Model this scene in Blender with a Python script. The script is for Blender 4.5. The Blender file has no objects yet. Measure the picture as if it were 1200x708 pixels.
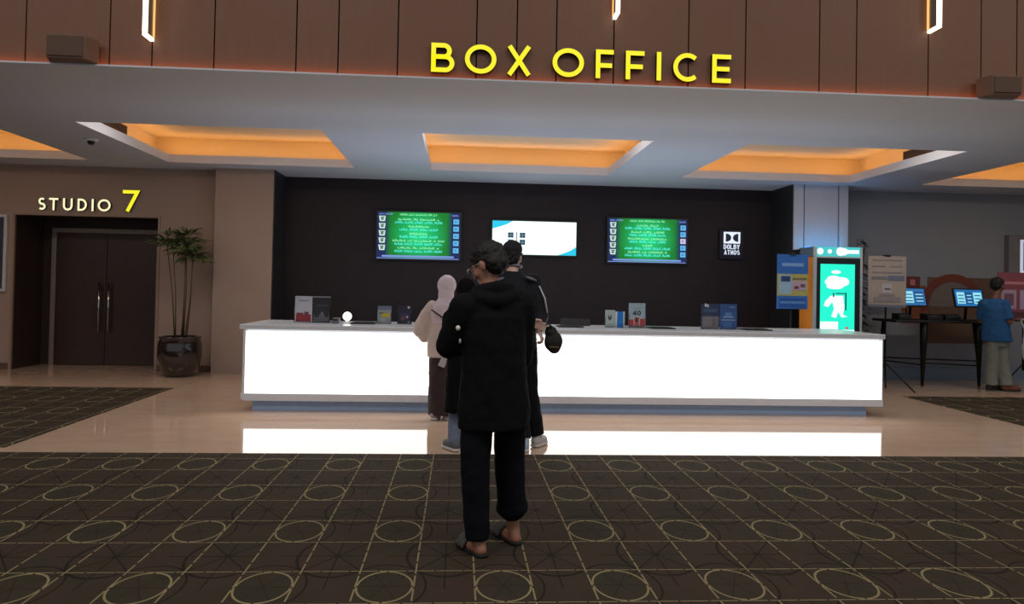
import bpy, bmesh, math, random
from mathutils import Vector, Matrix, Euler
random.seed(7)
SC = bpy.context.scene
COL = SC.collection
PI = math.pi

# ------------------------------------------------------------------ camera
CAMZ = 1.41
YAW, PITCH, ROLL, FPX, CY = 0.0684, 0.0178, 0.0197, 898.0, 322.4
F_ = Vector((math.sin(YAW)*math.cos(PITCH), math.cos(YAW)*math.cos(PITCH), math.sin(PITCH)))
R0 = Vector((math.cos(YAW), -math.sin(YAW), 0)); U0 = R0.cross(F_)
Rr = math.cos(ROLL)*R0 + math.sin(ROLL)*U0
Ur = -math.sin(ROLL)*R0 + math.cos(ROLL)*U0
cam = bpy.data.cameras.new('camera'); co = bpy.data.objects.new('camera', cam); COL.objects.link(co)
cam.sensor_fit = 'HORIZONTAL'; cam.sensor_width = 36; cam.lens = FPX/1200*36
cam.shift_y = (CY-354)/1200; cam.clip_start = 0.05; cam.clip_end = 200
co.matrix_world = Matrix(((Rr.x, Ur.x, -F_.x, 0), (Rr.y, Ur.y, -F_.y, 0), (Rr.z, Ur.z, -F_.z, CAMZ), (0, 0, 0, 1)))
SC.camera = co
SC.view_settings.view_transform = 'Standard'; SC.view_settings.look = 'None'
SC.view_settings.exposure = 0.0; SC.view_settings.gamma = 1.0; SC.view_settings.use_curve_mapping = False

# ------------------------------------------------------------------ light
W = bpy.data.worlds.new('world'); SC.world = W; W.use_nodes = True
W.node_tree.nodes['Background'].inputs[0].default_value = (0.95, 0.96, 1.0, 1)
W.node_tree.nodes['Background'].inputs[1].default_value = 0.34
HALL_POWER, HALL_COL = 80, (1.0, 0.86, 0.74)
COVE_STRENGTH, COVE_COL = 7.8, (1.0, 0.46, 0.10)
PANEL_STRENGTH = 2.8
COFFER_FILL_POWER = 26
COOL_FILL_POWER = 46
def area(name, loc, size, power, col, rot=(0, 0, 0), sy=None):
    l = bpy.data.lights.new(name, 'AREA'); l.energy = power; l.color = col; l.size = size
    if sy: l.shape = 'RECTANGLE'; l.size_y = sy
    o = bpy.data.objects.new(name, l); o.location = loc; o.rotation_euler = rot; COL.objects.link(o); return o
for x in (-6.0, -2.0, 2.0, 6.0, 10.0):            # ceiling lamps of the tall foyer
    area('foyer_ceiling_lamp', (x, 1.5, 6.6), 1.2, HALL_POWER, HALL_COL)

for k in range(5):                                 # unseen fill lamps added in the coffers to brighten floor, walls and soffit
    area('coffer_fill_lamp', (-6.9+3.9*k, 9.45, 3.6), 1.8, COFFER_FILL_POWER, (1.0, .93, .86), sy=.35)

area('soffit_cool_fill', (1.3, 10.25, .62), 6.4, COOL_FILL_POWER, (.62, .8, 1.0), (PI, 0, 0), sy=.14)   # unseen cool fill added behind the counter to tint the soffit blue

# ------------------------------------------------------------------ node helpers
class E:
    """expression over shader math nodes"""
    def __init__(s, nt, v): s.nt, s.v = nt, v
    def _m(s, op, *a):
        n = s.nt.nodes.new('ShaderNodeMath'); n.operation = op
        for i, q in enumerate((s,)+a):
            q = q.v if isinstance(q, E) else q
            if isinstance(q, (int, float)): n.inputs[i].default_value = q
            else: s.nt.links.new(q, n.inputs[i])
        return E(s.nt, n.outputs[0])
    def __add__(s, o): return s._m('ADD', o)
    def __sub__(s, o): return s._m('SUBTRACT', o)
    def __mul__(s, o): return s._m('MULTIPLY', o)
    def __truediv__(s, o): return s._m('DIVIDE', o)
    def lt(s, o): return s._m('LESS_THAN', o)
    def gt(s, o): return s._m('GREATER_THAN', o)
    def mx(s, o): return s._m('MAXIMUM', o)
    def mn(s, o): return s._m('MINIMUM', o)
    def abs(s): return s._m('ABSOLUTE')
    def fr(s): return s._m('FRACT')
    def sqrt(s): return s._m('SQRT')
    def sin(s): return s._m('SINE')
    def atan2(s, o): return s._m('ARCTAN2', o)
def lin(r, g, b):
    f = lambda c: (c/255/12.92 if c/255 <= .04045 else ((c/255+.055)/1.055)**2.4)
    return (f(r), f(g), f(b), 1)
def newmat(name):
    m = bpy.data.materials.new(name); m.use_nodes = True
    return m, m.node_tree, m.node_tree.nodes['Principled BSDF']
def coords(nt):
    t = nt.nodes.new('ShaderNodeTexCoord'); s = nt.nodes.new('ShaderNodeSeparateXYZ')
    nt.links.new(t.outputs['Object'], s.inputs[0])
    return t.outputs['Object'], E(nt, s.outputs[0]), E(nt, s.outputs[1]), E(nt, s.outputs[2])
def mixc(nt, fac, a, b):
    n = nt.nodes.new('ShaderNodeMix'); n.data_type = 'RGBA'
    for i, q in ((0, fac), (6, a), (7, b)):
        q = q.v if isinstance(q, E) else q
        if isinstance(q, (float, int, tuple)): n.inputs[i].default_value = q
        else: nt.links.new(q, n.inputs[i])
    return n.outputs[2]
def noise(nt, vec, scale, detail=3, rough=.5):
    n = nt.nodes.new('ShaderNodeTexNoise'); n.inputs['Scale'].default_value = scale
    n.inputs['Detail'].default_value = detail; n.inputs['Roughness'].default_value = rough
    if vec is not None: nt.links.new(vec, n.inputs['Vector'])
    return E(nt, n.outputs['Fac'])
def mapping(nt, vec, sc):
    n = nt.nodes.new('ShaderNodeMapping'); n.inputs['Scale'].default_value = sc
    nt.links.new(vec, n.inputs['Vector']); return n.outputs[0]
MC = {}
def mat(name, c, rough=.6, metal=0, var=.12, scale=14, spec=.5, trans=0, coat=0):
    """plain procedural material: a base colour with a little noise"""
    if name in MC: return MC[name]
    m, nt, b = newmat(name)
    c = lin(*c) if max(c) > 1 else (*c[:3], 1)
    v, x, y, z = coords(nt)
    k = noise(nt, v, scale)
    d = tuple(q*(1-var) for q in c[:3])+(1,); l = tuple(min(1, q*(1+var)) for q in c[:3])+(1,)
    nt.links.new(mixc(nt, k, d, l), b.inputs['Base Color'])
    b.inputs['Roughness'].default_value = rough; b.inputs['Metallic'].default_value = metal
    b.inputs['Specular IOR Level'].default_value = spec
    b.inputs['Transmission Weight'].default_value = trans; b.inputs['Coat Weight'].default_value = coat
    MC[name] = m; return m
def emit(name, c, s=1.0):
    if name in MC: return MC[name]
    m, nt, b = newmat(name)
    c = lin(*c) if max(c) > 1 else (*c[:3], 1)
    b.inputs['Base Color'].default_value = (.02, .02, .02, 1)
    b.inputs['Emission Color'].default_value = c; b.inputs['Emission Strength'].default_value = s
    b.inputs['Roughness'].default_value = .4
    MC[name] = m; return m

# ------------------------------------------------------------------ mesh helpers
class MB:
    def __init__(s): s.b = bmesh.new(); s.mi = 0
    def _tag(s, fs):
        for f in fs: f.material_index = s.mi
    def box(s, x0, x1, y0, y1, z0, z1, M=None):
        vs = [s.b.verts.new((x, y, z)) for z in (z0, z1) for y in (y0, y1) for x in (x0, x1)]
        if M: 
            for v in vs: v.co = M @ v.co
        fs = [s.b.faces.new([vs[i] for i in q]) for q in ((0, 2, 3, 1), (4, 5, 7, 6), (0, 1, 5, 4), (2, 6, 7, 3), (0, 4, 6, 2), (1, 3, 7, 5))]
        s._tag(fs); return s
    def prism(s, pts, y0, y1, ax='y'):
        """polygon (x,z) extruded along y (or (x,y) along z)"""
        mk = (lambda p, q: (p[0], q, p[1])) if ax == 'y' else ((lambda p, q: (p[0], p[1], q)) if ax == 'z' else (lambda p, q: (q, p[0], p[1])))
        a = [s.b.verts.new(mk(p, y0)) for p in pts]; c = [s.b.verts.new(mk(p, y1)) for p in pts]
        n = len(pts); fs = [s.b.faces.new(a), s.b.faces.new(c[::-1])]
        for i in range(n): fs.append(s.b.faces.new((a[i], c[i], c[(i+1) % n], a[(i+1) % n])))
        s._tag(fs); return s
    def ell(s, c, r, M=None, u=16, v=10):
        r = (r, r, r) if isinstance(r, (int, float)) else r
        T = Matrix.Translation(c) @ (M.to_4x4() if M else Matrix()) @ Matrix.Diagonal((*r, 1))
        n0 = set(s.b.faces)
        bmesh.ops.create_uvsphere(s.b, u_segments=u, v_segments=v, radius=1, matrix=T)
        s._tag([f for f in s.b.faces if f not in n0]); return s
    def tube(s, pts, rad, n=10, cap=True):
        """tapered tube along points"""
        pts = [Vector(p) for p in pts]; rad = [rad]*len(pts) if isinstance(rad, (int, float)) else rad
        rings = []; up = None
        for i, p in enumerate(pts):
            t = (pts[min(i+1, len(pts)-1)]-pts[max(i-1, 0)]).normalized()
            if up is None:
                up = Vector((0, 0, 1)) if abs(t.z) < .9 else Vector((0, 1, 0))
            a = t.cross(up).normalized(); b = a.cross(t).normalized(); up = b
            rings.append([s.b.verts.new(p+rad[i]*(math.cos(2*PI*k/n)*a+math.sin(2*PI*k/n)*b)) for k in range(n)])
        fs = []
        for i in range(len(rings)-1):
            for k in range(n): fs.append(s.b.faces.new((rings[i][k], rings[i][(k+1) % n], rings[i+1][(k+1) % n], rings[i+1][k])))
        if cap: fs += [s.b.faces.new(rings[0][::-1]), s.b.faces.new(rings[-1])]
        s._tag(fs); return s
    def chain(s, pts, rad, flat_end=False, n=14):
        """limb: tapered segments with ball joints"""
        for i in range(len(pts)-1):
            s.tube([pts[i], pts[i+1]], [rad[i], rad[i+1]], n)
            s.ell(Vector(pts[i]), rad[i], u=14, v=8)
        if not flat_end: s.ell(Vector(pts[-1]), rad[-1], u=14, v=8)
        return s
    def loft(s, rings, yaw=0, n=24):
        """stack of ellipses (cx, cy, cz, a, b) turned by yaw"""
        cs, sn = math.cos(yaw), math.sin(yaw); R = []
        for (cx, cy, cz, a, b) in rings:
            R.append([s.b.verts.new((cx+a*math.cos(2*PI*k/n)*cs-b*math.sin(2*PI*k/n)*sn, cy+a*math.cos(2*PI*k/n)*sn+b*math.sin(2*PI*k/n)*cs, cz)) for k in range(n)])
        fs = [s.b.faces.new(R[0][::-1]), s.b.faces.new(R[-1])]
        for i in range(len(R)-1):
            for k in range(n): fs.append(s.b.faces.new((R[i][k], R[i][(k+1) % n], R[i+1][(k+1) % n], R[i+1][k])))
        s._tag(fs); return s
    def lathe(s, prof, c=(0, 0, 0), n=32):
        return s.loft([(c[0], c[1], c[2]+z, r, r) for r, z in prof], 0, n)
    def ribbon(s, pts, w, y0, y1, closed=False, side=1):
        """stroke of width w along (x,z) points, front at y0, back at y1; side faces get material index `side`"""
        P = [Vector((p[0], p[1])) for p in pts]; n = len(P); L, Rr_ = [], []
        for i in range(n):
            a = P[(i-1) % n] if (closed or i > 0) else None; c = P[(i+1) % n] if (closed or i < n-1) else None
            d1 = (P[i]-a).normalized() if a is not None else None; d2 = (c-P[i]).normalized() if c is not None else None
            d1 = d1 or d2; d2 = d2 or d1
            n1 = Vector((-d1.y, d1.x)); n2 = Vector((-d2.y, d2.x)); m = (n1+n2)
            m = m.normalized() if m.length > 1e-6 else n1
            k = w/2/max(.35, m.dot(n1)); L.append(P[i]+m*k); Rr_.append(P[i]-m*k)
        V = {}
        for y in (y0, y1): V[y] = ([s.b.verts.new((p.x, y, p.y)) for p in L], [s.b.verts.new((p.x, y, p.y)) for p in Rr_])
        fr, sd = [], []
        for i in range(n if closed else n-1):
            j = (i+1) % n
            fr.append(s.b.faces.new((V[y0][1][i], V[y0][1][j], V[y0][0][j], V[y0][0][i])))
            sd.append(s.b.faces.new((V[y1][0][i], V[y1][0][j], V[y1][1][j], V[y1][1][i])))
            sd.append(s.b.faces.new((V[y0][0][i], V[y0][0][j], V[y1][0][j], V[y1][0][i])))
            sd.append(s.b.faces.new((V[y0][1][j], V[y0][1][i], V[y1][1][i], V[y1][1][j])))
        if not closed:
            for i in (0, n-1): sd.append(s.b.faces.new((V[y0][0][i], V[y0][1][i], V[y1][1][i], V[y1][0][i])))
        for f in fr: f.material_index = 0
        for f in sd: f.material_index = side
        return s
    def build(s, name, m, parent=None, smooth=False, base=None, bevel=0, clean=True):
        """world coordinates in, ONE linked object out (origin at base, or at the parent's base)"""
        if clean: bmesh.ops.recalc_face_normals(s.b, faces=s.b.faces)
        w = WL[parent] if parent is not None else Vector(base or (0, 0, 0))
        bmesh.ops.translate(s.b, verts=s.b.verts, vec=-w)
        me = bpy.data.meshes.new(name); s.b.to_mesh(me); s.b.free()
        for q in (m if isinstance(m, (list, tuple)) else [m]): me.materials.append(q)
        if smooth:
            for p in me.polygons: p.use_smooth = True
        o = bpy.data.objects.new(name, me); COL.objects.link(o)
        if parent is not None: o.parent = parent
        else: o.location = w
        WL[o] = w
        if bevel:
            k = o.modifiers.new('bevel', 'BEVEL'); k.width = bevel; k.segments = 2; k.limit_method = 'ANGLE'
        return o
WL = {}
def tag(o, label, cat, group=None):
    o['label'] = label; o['category'] = cat
    if group: o['group'] = group
    return o
def thing(name, label, cat, loc, group=None):
    o = bpy.data.objects.new(name, None); COL.objects.link(o); o.location = loc; o.empty_display_size = .1
    WL[o] = Vector(loc); return tag(o, label, cat, group)
def struct(mb, name, m, **k):
    o = mb.build(name, m, **k); o['kind'] = 'structure'; return o

# ------------------------------------------------------------------ materials of the room
def carpet_mat():
    m, nt, b = newmat('carpet')
    v, x, y, z = coords(nt)
    PX, PY, A, B = .5585, .824, .4866, .4733
    u = ((x+.456)/PX+40).fr(); w = ((y-3.45)/PY+40).fr()
    # light grid lines, broken into dashes
    def near(t, c, h): return (t-c).abs().lt(h)
    lx = near(u, 0, .0072).mx(near(u, 1, .0072)).mx(near(u, A, .0072))
    ly = near(w, 0, .0048).mx(near(w, 1, .0048)).mx(near(w, B, .0048))
    dy = (w*5).fr().gt(.15); dx = (u*4+.4).fr().gt(.07)
    ru = (u-A/2)/(A/2); rw = (w-B/2)/(B/2); r = (ru*ru+rw*rw).sqrt()
    ra = rw.atan2(ru); ring = (r-.95).abs().lt(.036)*((ra*2).sin().abs().gt(.1))
    light = (lx*dy).mx(ly*dx).mx(ring)
    # dark figure: stars in the gaps, wide dark circles, a small star in each ring
    su = (u-(1+A)/2)*PX; sw = (w-(1+B)/2)*PX; sr = (su*su+sw*sw).sqrt(); st = sw.atan2(su)
    rays = ((st*4).sin().abs()*sr).lt(.016)*sr.lt(.30)
    c2 = (sr-.20).abs().lt(.008)
    tr = (ru*ru+rw*rw).sqrt(); tt = rw.atan2(ru)
    rays2 = ((tt*3).sin().abs()*tr).lt(.07)*tr.lt(.88)
    c3 = (tr-1.42).abs().lt(.04)
    dark = rays.mx(c2).mx(c3).mx(rays2*.6).mn(1)
    big = noise(nt, v, 3.2, 2); fine = noise(nt, v, 260, 2)
    incirc = u.lt(A)*w.lt(B)
    base = mixc(nt, incirc, lin(66, 55, 47), lin(62, 56, 46))
    base = mixc(nt, ((big-.42)*5).mx(0).mn(1)*.6, base, lin(54, 54, 42))
    base = mixc(nt, dark*.75, base, lin(28, 22, 20))
    base = mixc(nt, light*(E(nt, big.v)*.4+.52), base, lin(168, 154, 116))
    base = mixc(nt, fine*.35, base, lin(36, 31, 27))
    nt.links.new(base, b.inputs['Base Color'])
    b.inputs['Roughness'].default_value = .95; b.inputs['Specular IOR Level'].default_value = .1
    bp = nt.nodes.new('ShaderNodeBump'); bp.inputs['Strength'].default_value = .3; bp.inputs['Distance'].default_value = .004
    nt.links.new(fine.v, bp.inputs['Height']); nt.links.new(bp.outputs[0], b.inputs['Normal'])
    return m
def tile_mat():
    m, nt, b = newmat('polished_stone_tile')
    v, x, y, z = coords(nt)
    j = ((x/.9+40.13).fr()-.5).abs().gt(.4978).mx(((y/.9+.3).fr()-.5).abs().gt(.4978))
    n1 = noise(nt, mapping(nt, v, (1, 2.5, 1)), 2.2, 6, .6)
    c = mixc(nt, n1, lin(184, 156, 134), lin(214, 186, 162))
    c = mixc(nt, j*.45, c, lin(140, 116, 100))
    nt.links.new(c, b.inputs['Base Color'])
    b.inputs['Roughness'].default_value = .045; b.inputs['IOR'].default_value = 1.47
    return m
def fascia_mat():
    m, nt, b = newmat('brown_wood_panel')
    v, x, y, z = coords(nt)
    g = noise(nt, mapping(nt, v, (9, 9, .5)), 5, 5, .6)
    p = noise(nt, mapping(nt, v, (1.6, .1, .05)), 1.5, 1)
    c = mixc(nt, g, lin(108, 69, 51), lin(126, 84, 62)); c = mixc(nt, p*.5, c, lin(110, 78, 52))
    nt.links.new(c, b.inputs['Base Color']); b.inputs['Roughness'].default_value = .5
    return m
def plaster(name, c, r=.7, bump=.05):
    m = mat(name, c, r, var=.04, scale=1.2, spec=.3)
    return m
M_CARPET, M_TILE, M_FASCIA = carpet_mat(), tile_mat(), fascia_mat()
M_SOFFIT = plaster('soffit_paint', (206, 211, 222))
M_COVE = plaster('cove_paint', (232, 214, 186))
M_WALL_L = plaster('beige_wall', (160, 140, 128))
M_WALL_R = plaster('grey_wall', (138, 147, 158))
M_DARK = mat('dark_brown_laminate', (38, 30, 34), .55, var=.15, scale=3, spec=.3)
M_RETURN = mat('charcoal_panel', (46, 46, 48), .5, spec=.3)
M_DOOR = mat('dark_door_wood', (58, 38, 32), .4, var=.2, scale=5, spec=.4)
M_DOORF = mat('brushed_grey_frame', (140, 128, 122), .45, .3)
M_BLACK = mat('black_plastic', (16, 16, 18), .45)
M_BLACKM = mat('black_metal', (22, 22, 24), .45, .5)
M_CHROME = mat('chrome', (205, 205, 205), .2, 1)
M_WHITE = mat('white_paint', (225, 225, 225), .5)
M_TOP = mat('counter_top_stone', (196, 204, 214), .25, var=.05, spec=.5)
M_RAIL = mat('counter_grey_laminate', (206, 212, 222), .45, var=.05)
M_PLINTH = mat('blue_grey_plinth', (150, 176, 212), .45, var=.05)

# ------------------------------------------------------------------ setting
ZS = 3.2                                  # soffit height
struct(MB().box(-16, 18, 6.51, 14.5, -.12, 0), 'floor', M_TILE)
struct(MB().box(-16, 18, -5, 6.51, -.12, .004), 'floor_carpet', M_CARPET)
struct(MB().box(-16, -3.755, 6.7, 10.48, .0005, .005), 'floor_carpet_left', M_CARPET)
struct(MB().box(6.265, 18, 6.7, 10.41, .0005, .005), 'floor_carpet_right', M_CARPET)
CO = [(-8.27+3.9*k, -8.27+3.9*k+2.74) for k in range(5)]     # light coffers in the soffit
CY0, CY1, LIP, TOPZ = 8.95, 11.75, 3.32, 3.62
c = MB().box(-16, 18, 6.7, CY0, ZS, LIP).box(-16, 18, CY1, 14.5, ZS, LIP)
xs = [-16]+[q for p in CO for q in p]+[18]
for i in range(0, len(xs), 2): c.box(xs[i], xs[i+1], CY0, CY1, ZS, LIP)
c.box(-16, 18, 6.58, 6.7, ZS, ZS+.008).box(-16, 18, 6.58, 6.585, ZS+.008, ZS+.014)
struct(c, 'ceiling', M_SOFFIT)
fx = [-9.4, -8.7, -7.9, -7.1, -6.4, -5.6, -5.05, -4.3, -3.663, -2.982, -2.634, -2.122, -1.436, -1.081, -.573, .106, .458, .806, 1.315, 1.986, 2.504, 3.184, 3.528, 4.202, 4.703, 5.045, 5.8, 6.4, 7.2, 8.0, 8.6, 9.4]
fw = MB()
for a, b_ in zip(fx[:-1], fx[1:]): fw.box(a+.006, b_-.006, 6.645, 6.69, ZS+.008, 6.4)
fw.mi = 1; fw.box(-9.4, 9.4, 6.682, 6.74, ZS+.008, 6.4)
struct(fw, 'wall_fascia', [M_FASCIA, mat('seam_shadow_board', (40, 20, 16), .8)])
tag(MB().box(-9.4, 9.4, 6.61, 6.625, ZS+.0085, ZS+.014).build('cove_light_strip', emit('fascia_cove_led', (255, 150, 70), 7), base=(0, 6.61, ZS)),
    'thin orange light strip along the foot of the brown wood fascia', 'light strip')
# left back wall with the recess of the studio door
WL_Y = 12.45; OX0, OX1, OZ = -6.94, -4.76, 2.42
w = MB().box(-16, OX0, WL_Y, WL_Y+.2, 0, ZS).box(OX1, -3.82, WL_Y, WL_Y+.2, 0, ZS).box(OX0, OX1, WL_Y, WL_Y+.2, OZ, ZS)
struct(w, 'wall_left', M_WALL_L)
DY = 13.3
v_ = MB().box(OX0-.1, OX0, WL_Y+.2, DY+.1, 0, OZ+.1).box(OX1, OX1+.1, WL_Y+.2, DY+.1, 0, OZ+.1).box(OX0, OX1, WL_Y+.2, DY+.1, OZ, OZ+.1)
v_.box(OX0, OX1, DY+.1, DY+.15, 0, OZ).box(OX0, -6.77, DY, DY+.1, 0, OZ).box(-5.0, OX1, DY, DY+.1, 0, OZ).box(-6.77, -5.0, DY, DY+.1, 2.27, OZ)
v_.box(OX0-.002, OX0+.012, WL_Y+.03, WL_Y+.2, 0, OZ).box(OX1-.012, OX1+.002, WL_Y+.03, WL_Y+.2, 0, OZ).box(OX0, OX1, WL_Y+.03, WL_Y+.2, OZ-.012, OZ+.002)
struct(v_, 'wall_vestibule', mat('vestibule_brown', (52, 36, 30), .6, var=.1))
t_ = MB().box(OX0-.03, OX0+.005, WL_Y-.012, WL_Y+.03, 0, OZ+.03).box(OX1-.005, OX1+.03, WL_Y-.012, WL_Y+.03, 0, OZ+.03).box(OX0+.005, OX1-.005, WL_Y-.012, WL_Y+.03, OZ-.005, OZ+.03)
struct(t_, 'trim_1', mat('recess_trim', (150, 128, 112), .5))
struct(MB().box(-16, OX0-.03, WL_Y-.015, WL_Y, 0, .1).box(OX1+.03, -3.82, WL_Y-.015, WL_Y, 0, .1), 'baseboard_left', mat('brown_baseboard', (96, 74, 62), .5))
struct(MB().box(-3.82, -2.93, 12.2, 13.2, 0, ZS), 'wall_pillar', M_WALL_L)
struct(MB().box(-2.93, 5.41, 12.95, 13.15, 0, ZS), 'wall_back', M_DARK)
struct(MB().box(-2.93, -2.915, 12.215, 12.95, 0, ZS).box(5.385, 5.4, 12.12, 12.95, 0, ZS), 'wall_back_return', M_RETURN)
# right column: white cladding above, black below
struct(MB().box(5.4, 6.31, 12.14, 13.2, 2.13, ZS).box(5.4, 5.56, 12.09, 12.14, 2.13, ZS).box(5.585, 6.14, 12.1, 12.14, 2.13, ZS).box(6.165, 6.31, 12.09, 12.14, 2.13, ZS), 'wall_column', mat('pale_column_cladding', (190, 192, 200), .45, var=.04))
struct(MB().box(5.4, 6.31, 11.86, 13.2, 0, 2.13).box(5.4, 6.31, 11.86, 11.87, 2.13, 2.15), 'wall_column_base', M_BLACK)  # base brought forward to carry the added blue strip
tag(MB().box(5.43, 6.28, 11.88, 11.92, 2.1305, 2.14).build('column_fill_strip', emit('column_blue_fill', (70, 185, 255), 17), base=(5.85, 11.9, 2.13)),  # unseen strip added to throw the blue glow up the column
    'unseen blue fill strip added to light the pale column behind the kiosk', 'light strip')
struct(MB().box(6.31, 18, 12.62, 12.82, 0, ZS), 'wall_right', M_WALL_R)
struct(MB().box(6.31, 18, 12.585, 12.62, 0, .2), 'baseboard_right', mat('pale_blue_skirting', (120, 140, 160), .4))
struct(MB().box(-16.2, -16, 2, 14.5, 0, ZS).box(18, 18.2, 2, 14.5, 0, ZS), 'wall_side', M_WALL_L)

# double door
def door_leaf(parent, x0, x1, hx):
    l = MB().box(x0, x1, DY-.06, DY-.015, .004, 2.2).build('door_leaf', M_DOOR, parent, bevel=.004)
    h = MB().tube([(hx, DY-.13, .56), (hx, DY-.13, 1.38)], .016, 12)
    for z in (.68, 1.26): h.tube([(hx, DY-.13, z), (hx, DY-.06, z)], .01, 8)
    h.build('door_handle', M_CHROME, l, smooth=True)
    for z in (.3, 1.1, 1.9):
        pass
    return l
d = bpy.data.objects.new('door_1', None); COL.objects.link(d); d.location = (-5.885, DY, 0); WL[d] = Vector(d.location); d['kind'] = 'structure'
d['label'] = 'dark brown double door with two long chrome pull bars under the studio sign'; d['category'] = 'door'
MB().box(-6.77, -6.695, DY-.08, DY, 0, 2.2).box(-5.075, -5.0, DY-.08, DY, 0, 2.2).box(-6.77, -5.0, DY-.08, DY, 2.2, 2.275).build('door_frame', M_DOORF, d, bevel=.004)
door_leaf(d, -6.69, -5.888, -5.965); door_leaf(d, -5.882, -5.08, -5.81)

# light coffers
GRILLE = mat('dark_bronze_grille', (92, 62, 44), .6)
CWH = ['far left of the soffit, mostly cut by the picture edge', 'left of centre, above the pillar and the dark wall', 'in the middle of the soffit, above the three screens', 'right of centre, above the pale column', 'far right of the soffit, mostly cut by the picture edge']
for i, (a, b_) in enumerate(CO):
    t = thing('light_coffer', 'recessed ceiling coffer glowing orange, '+CWH[i], 'ceiling coffer', ((a+b_)/2, (CY0+CY1)/2, ZS), 'orange light coffers in the soffit')
    e = .3
    r = MB().box(a-e, b_+e, CY0-e, CY1+e, TOPZ, TOPZ+.04)
    r.box(a-e-.03, a-e, CY0-e, CY1+e, LIP+.001, TOPZ).box(b_+e, b_+e+.03, CY0-e, CY1+e, LIP+.001, TOPZ)
    r.box(a-e-.03, b_+e+.03, CY0-e-.03, CY0-e, LIP+.001, TOPZ).box(a-e-.03, b_+e+.03, CY1+e, CY1+e+.03, LIP+.001, TOPZ)
    r.build('recess', M_COVE, t)
    s = MB(); z0, z1 = LIP+.001, LIP+.008; g0, g1 = .06, .10
    s.box(a-g1, a-g0, CY0-g0, CY1+g0, z0, z1).box(b_+g0, b_+g1, CY0-g0, CY1+g0, z0, z1)
    s.box(a-g1, b_+g1, CY1+g0, CY1+g1, z0, z1).box(a-g1, b_+g1, CY0-g1, CY0-g0, z0, z1)
    s.build('light_strip', emit('cove_led', COVE_COL, COVE_STRENGTH), t)
    if i in (1, 2, 3):
        left = i == 1
        xw = a if left else b_
        g = thing('air_grille', 'dark bronze air grille strip inside the %s orange ceiling coffer' % ('left' if left else 'middle' if i == 2 else 'right'), 'air grille', (xw, 9.6, LIP), 'grilles in the coffers')
        sgn = 1 if left else -1; xo = xw-sgn*.02
        y1 = 10.35 if i != 2 else 9.75
        MB().box(min(xo, xo-sgn*.03), max(xo, xo-sgn*.03), CY0, y1, LIP+.001, LIP+.12).build('frame', GRILLE, g)
        sl = MB()
        for k in range(4): sl.box(min(xo, xo+sgn*.006), max(xo, xo+sgn*.006), CY0+.02, y1-.02, LIP+.015+.026*k, LIP+.027+.026*k)
        sl.build('slat', mat('dark_slat', (60, 40, 30), .6), g)

# ------------------------------------------------------------------ stroke lettering
def arc(cx, cz, rx, rz, a0, a1, n=20):
    return [(cx+rx*math.cos(math.radians(a0+(a1-a0)*i/n)), cz+rz*math.sin(math.radians(a0+(a1-a0)*i/n))) for i in range(n+1)]
def glyph(ch, w, h, s):
    """strokes of a letter in a w x h box (stroke centre lines inset by s/2): list of (points, closed)"""
    k = s/2; X0, X1, Z0, Z1 = k, w-k, k, h-k; m = h*.53; cx, cz = w/2, h/2; r = (X1-X0)/2
    if ch == 'O': return [(arc(cx, cz, w/2-k, h/2-k, 0, 348, 32), True)]
    if ch == 'C': return [(arc(w*.54, cz, w*.54-k, h/2-k, 48, 312, 26), False)]
    if ch == 'I': return [([(cx, 0), (cx, h)], False)]
    if ch == 'X': return [([(X0, 0), (X1, h)], False), ([(X1, 0), (X0, h)], False)]
    if ch == 'F': return [([(X0, 0), (X0, Z1), (w, Z1)], False), ([(X0, m-k), (w*.92, m-k)], False)]
    if ch == 'E': return [([(w, Z0), (X0, Z0), (X0, Z1), (w, Z1)], False), ([(X0, m-k/2), (w*.92, m-k/2)], False)]
    if ch == 'L': return [([(X0, h), (X0, Z0), (w, Z0)], False)]
    if ch == 'T': return [([(0, Z1), (w, Z1)], False), ([(cx, 0), (cx, Z1)], False)]
    if ch == 'Y': return [([(X0, h), (cx, h*.45), (X1, h)], False), ([(cx, 0), (cx, h*.47)], False)]
    if ch == 'A': return [([(X0, 0), (cx, Z1), (X1, 0)], False), ([(w*.25, h*.3), (w*.75, h*.3)], False)]
    if ch == 'M': return [([(X0, 0), (X0, Z1), (cx, h*.3), (X1, Z1), (X1, 0)], False)]
    if ch == 'D': return [([(X0, Z0), (X0, Z1)]+arc(X1-(h/2-k)*.9, cz, (h/2-k)*.9, h/2-k, 90, -90, 18), True)]
    if ch == 'U': return [([(X0, h)]+arc(cx, r+k, r, r, 180, 360, 16)+[(X1, h)], False)]
    if ch == 'B':
        r1 = (Z1-m)/2; r2 = (m-Z0)/2
        return [([(X0, Z0), (X0, Z1)]+arc(w*.88-k-r1, (Z1+m)/2, r1, r1, 90, -90, 14)+[(X0, m)], False), ([(X0, m)]+arc(X1-r2, (Z0+m)/2, r2, r2, 90, -90, 14)+[(X0, Z0)], True)]
    if ch == 'S':
        r1 = (h-s)/4
        return [(arc(cx, Z1-r1, r*.85, r1, 40, 270, 14)+arc(cx, Z0+r1, r*.95, r1, 90, -140, 16)[1:], False)]
    if ch == '7': return [([(0, Z1), (X1, Z1), (w*.3, 0)], False)]
    if ch == '4': return [([(w*.72, 0), (w*.72, Z1), (X0, h*.3), (w, h*.3)], False)]
    if ch == '0': return [(arc(cx, cz, w/2-k, h/2-k, 0, 345, 24), True)]
    return []
def letter(parent, ch, x, z, w, h, s, y0, y1, ms, name='letter', label=None):
    b = MB()
    for pts, closed in glyph(ch, w, h, s): b.ribbon([(x+p[0], z+p[1]) for p in pts], s, y0, y1, closed)
    o = b.build(name, ms, parent)
    if label: o['label'] = label
    return o
M_RET = mat('letter_return', (30, 22, 6), .5)
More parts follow.
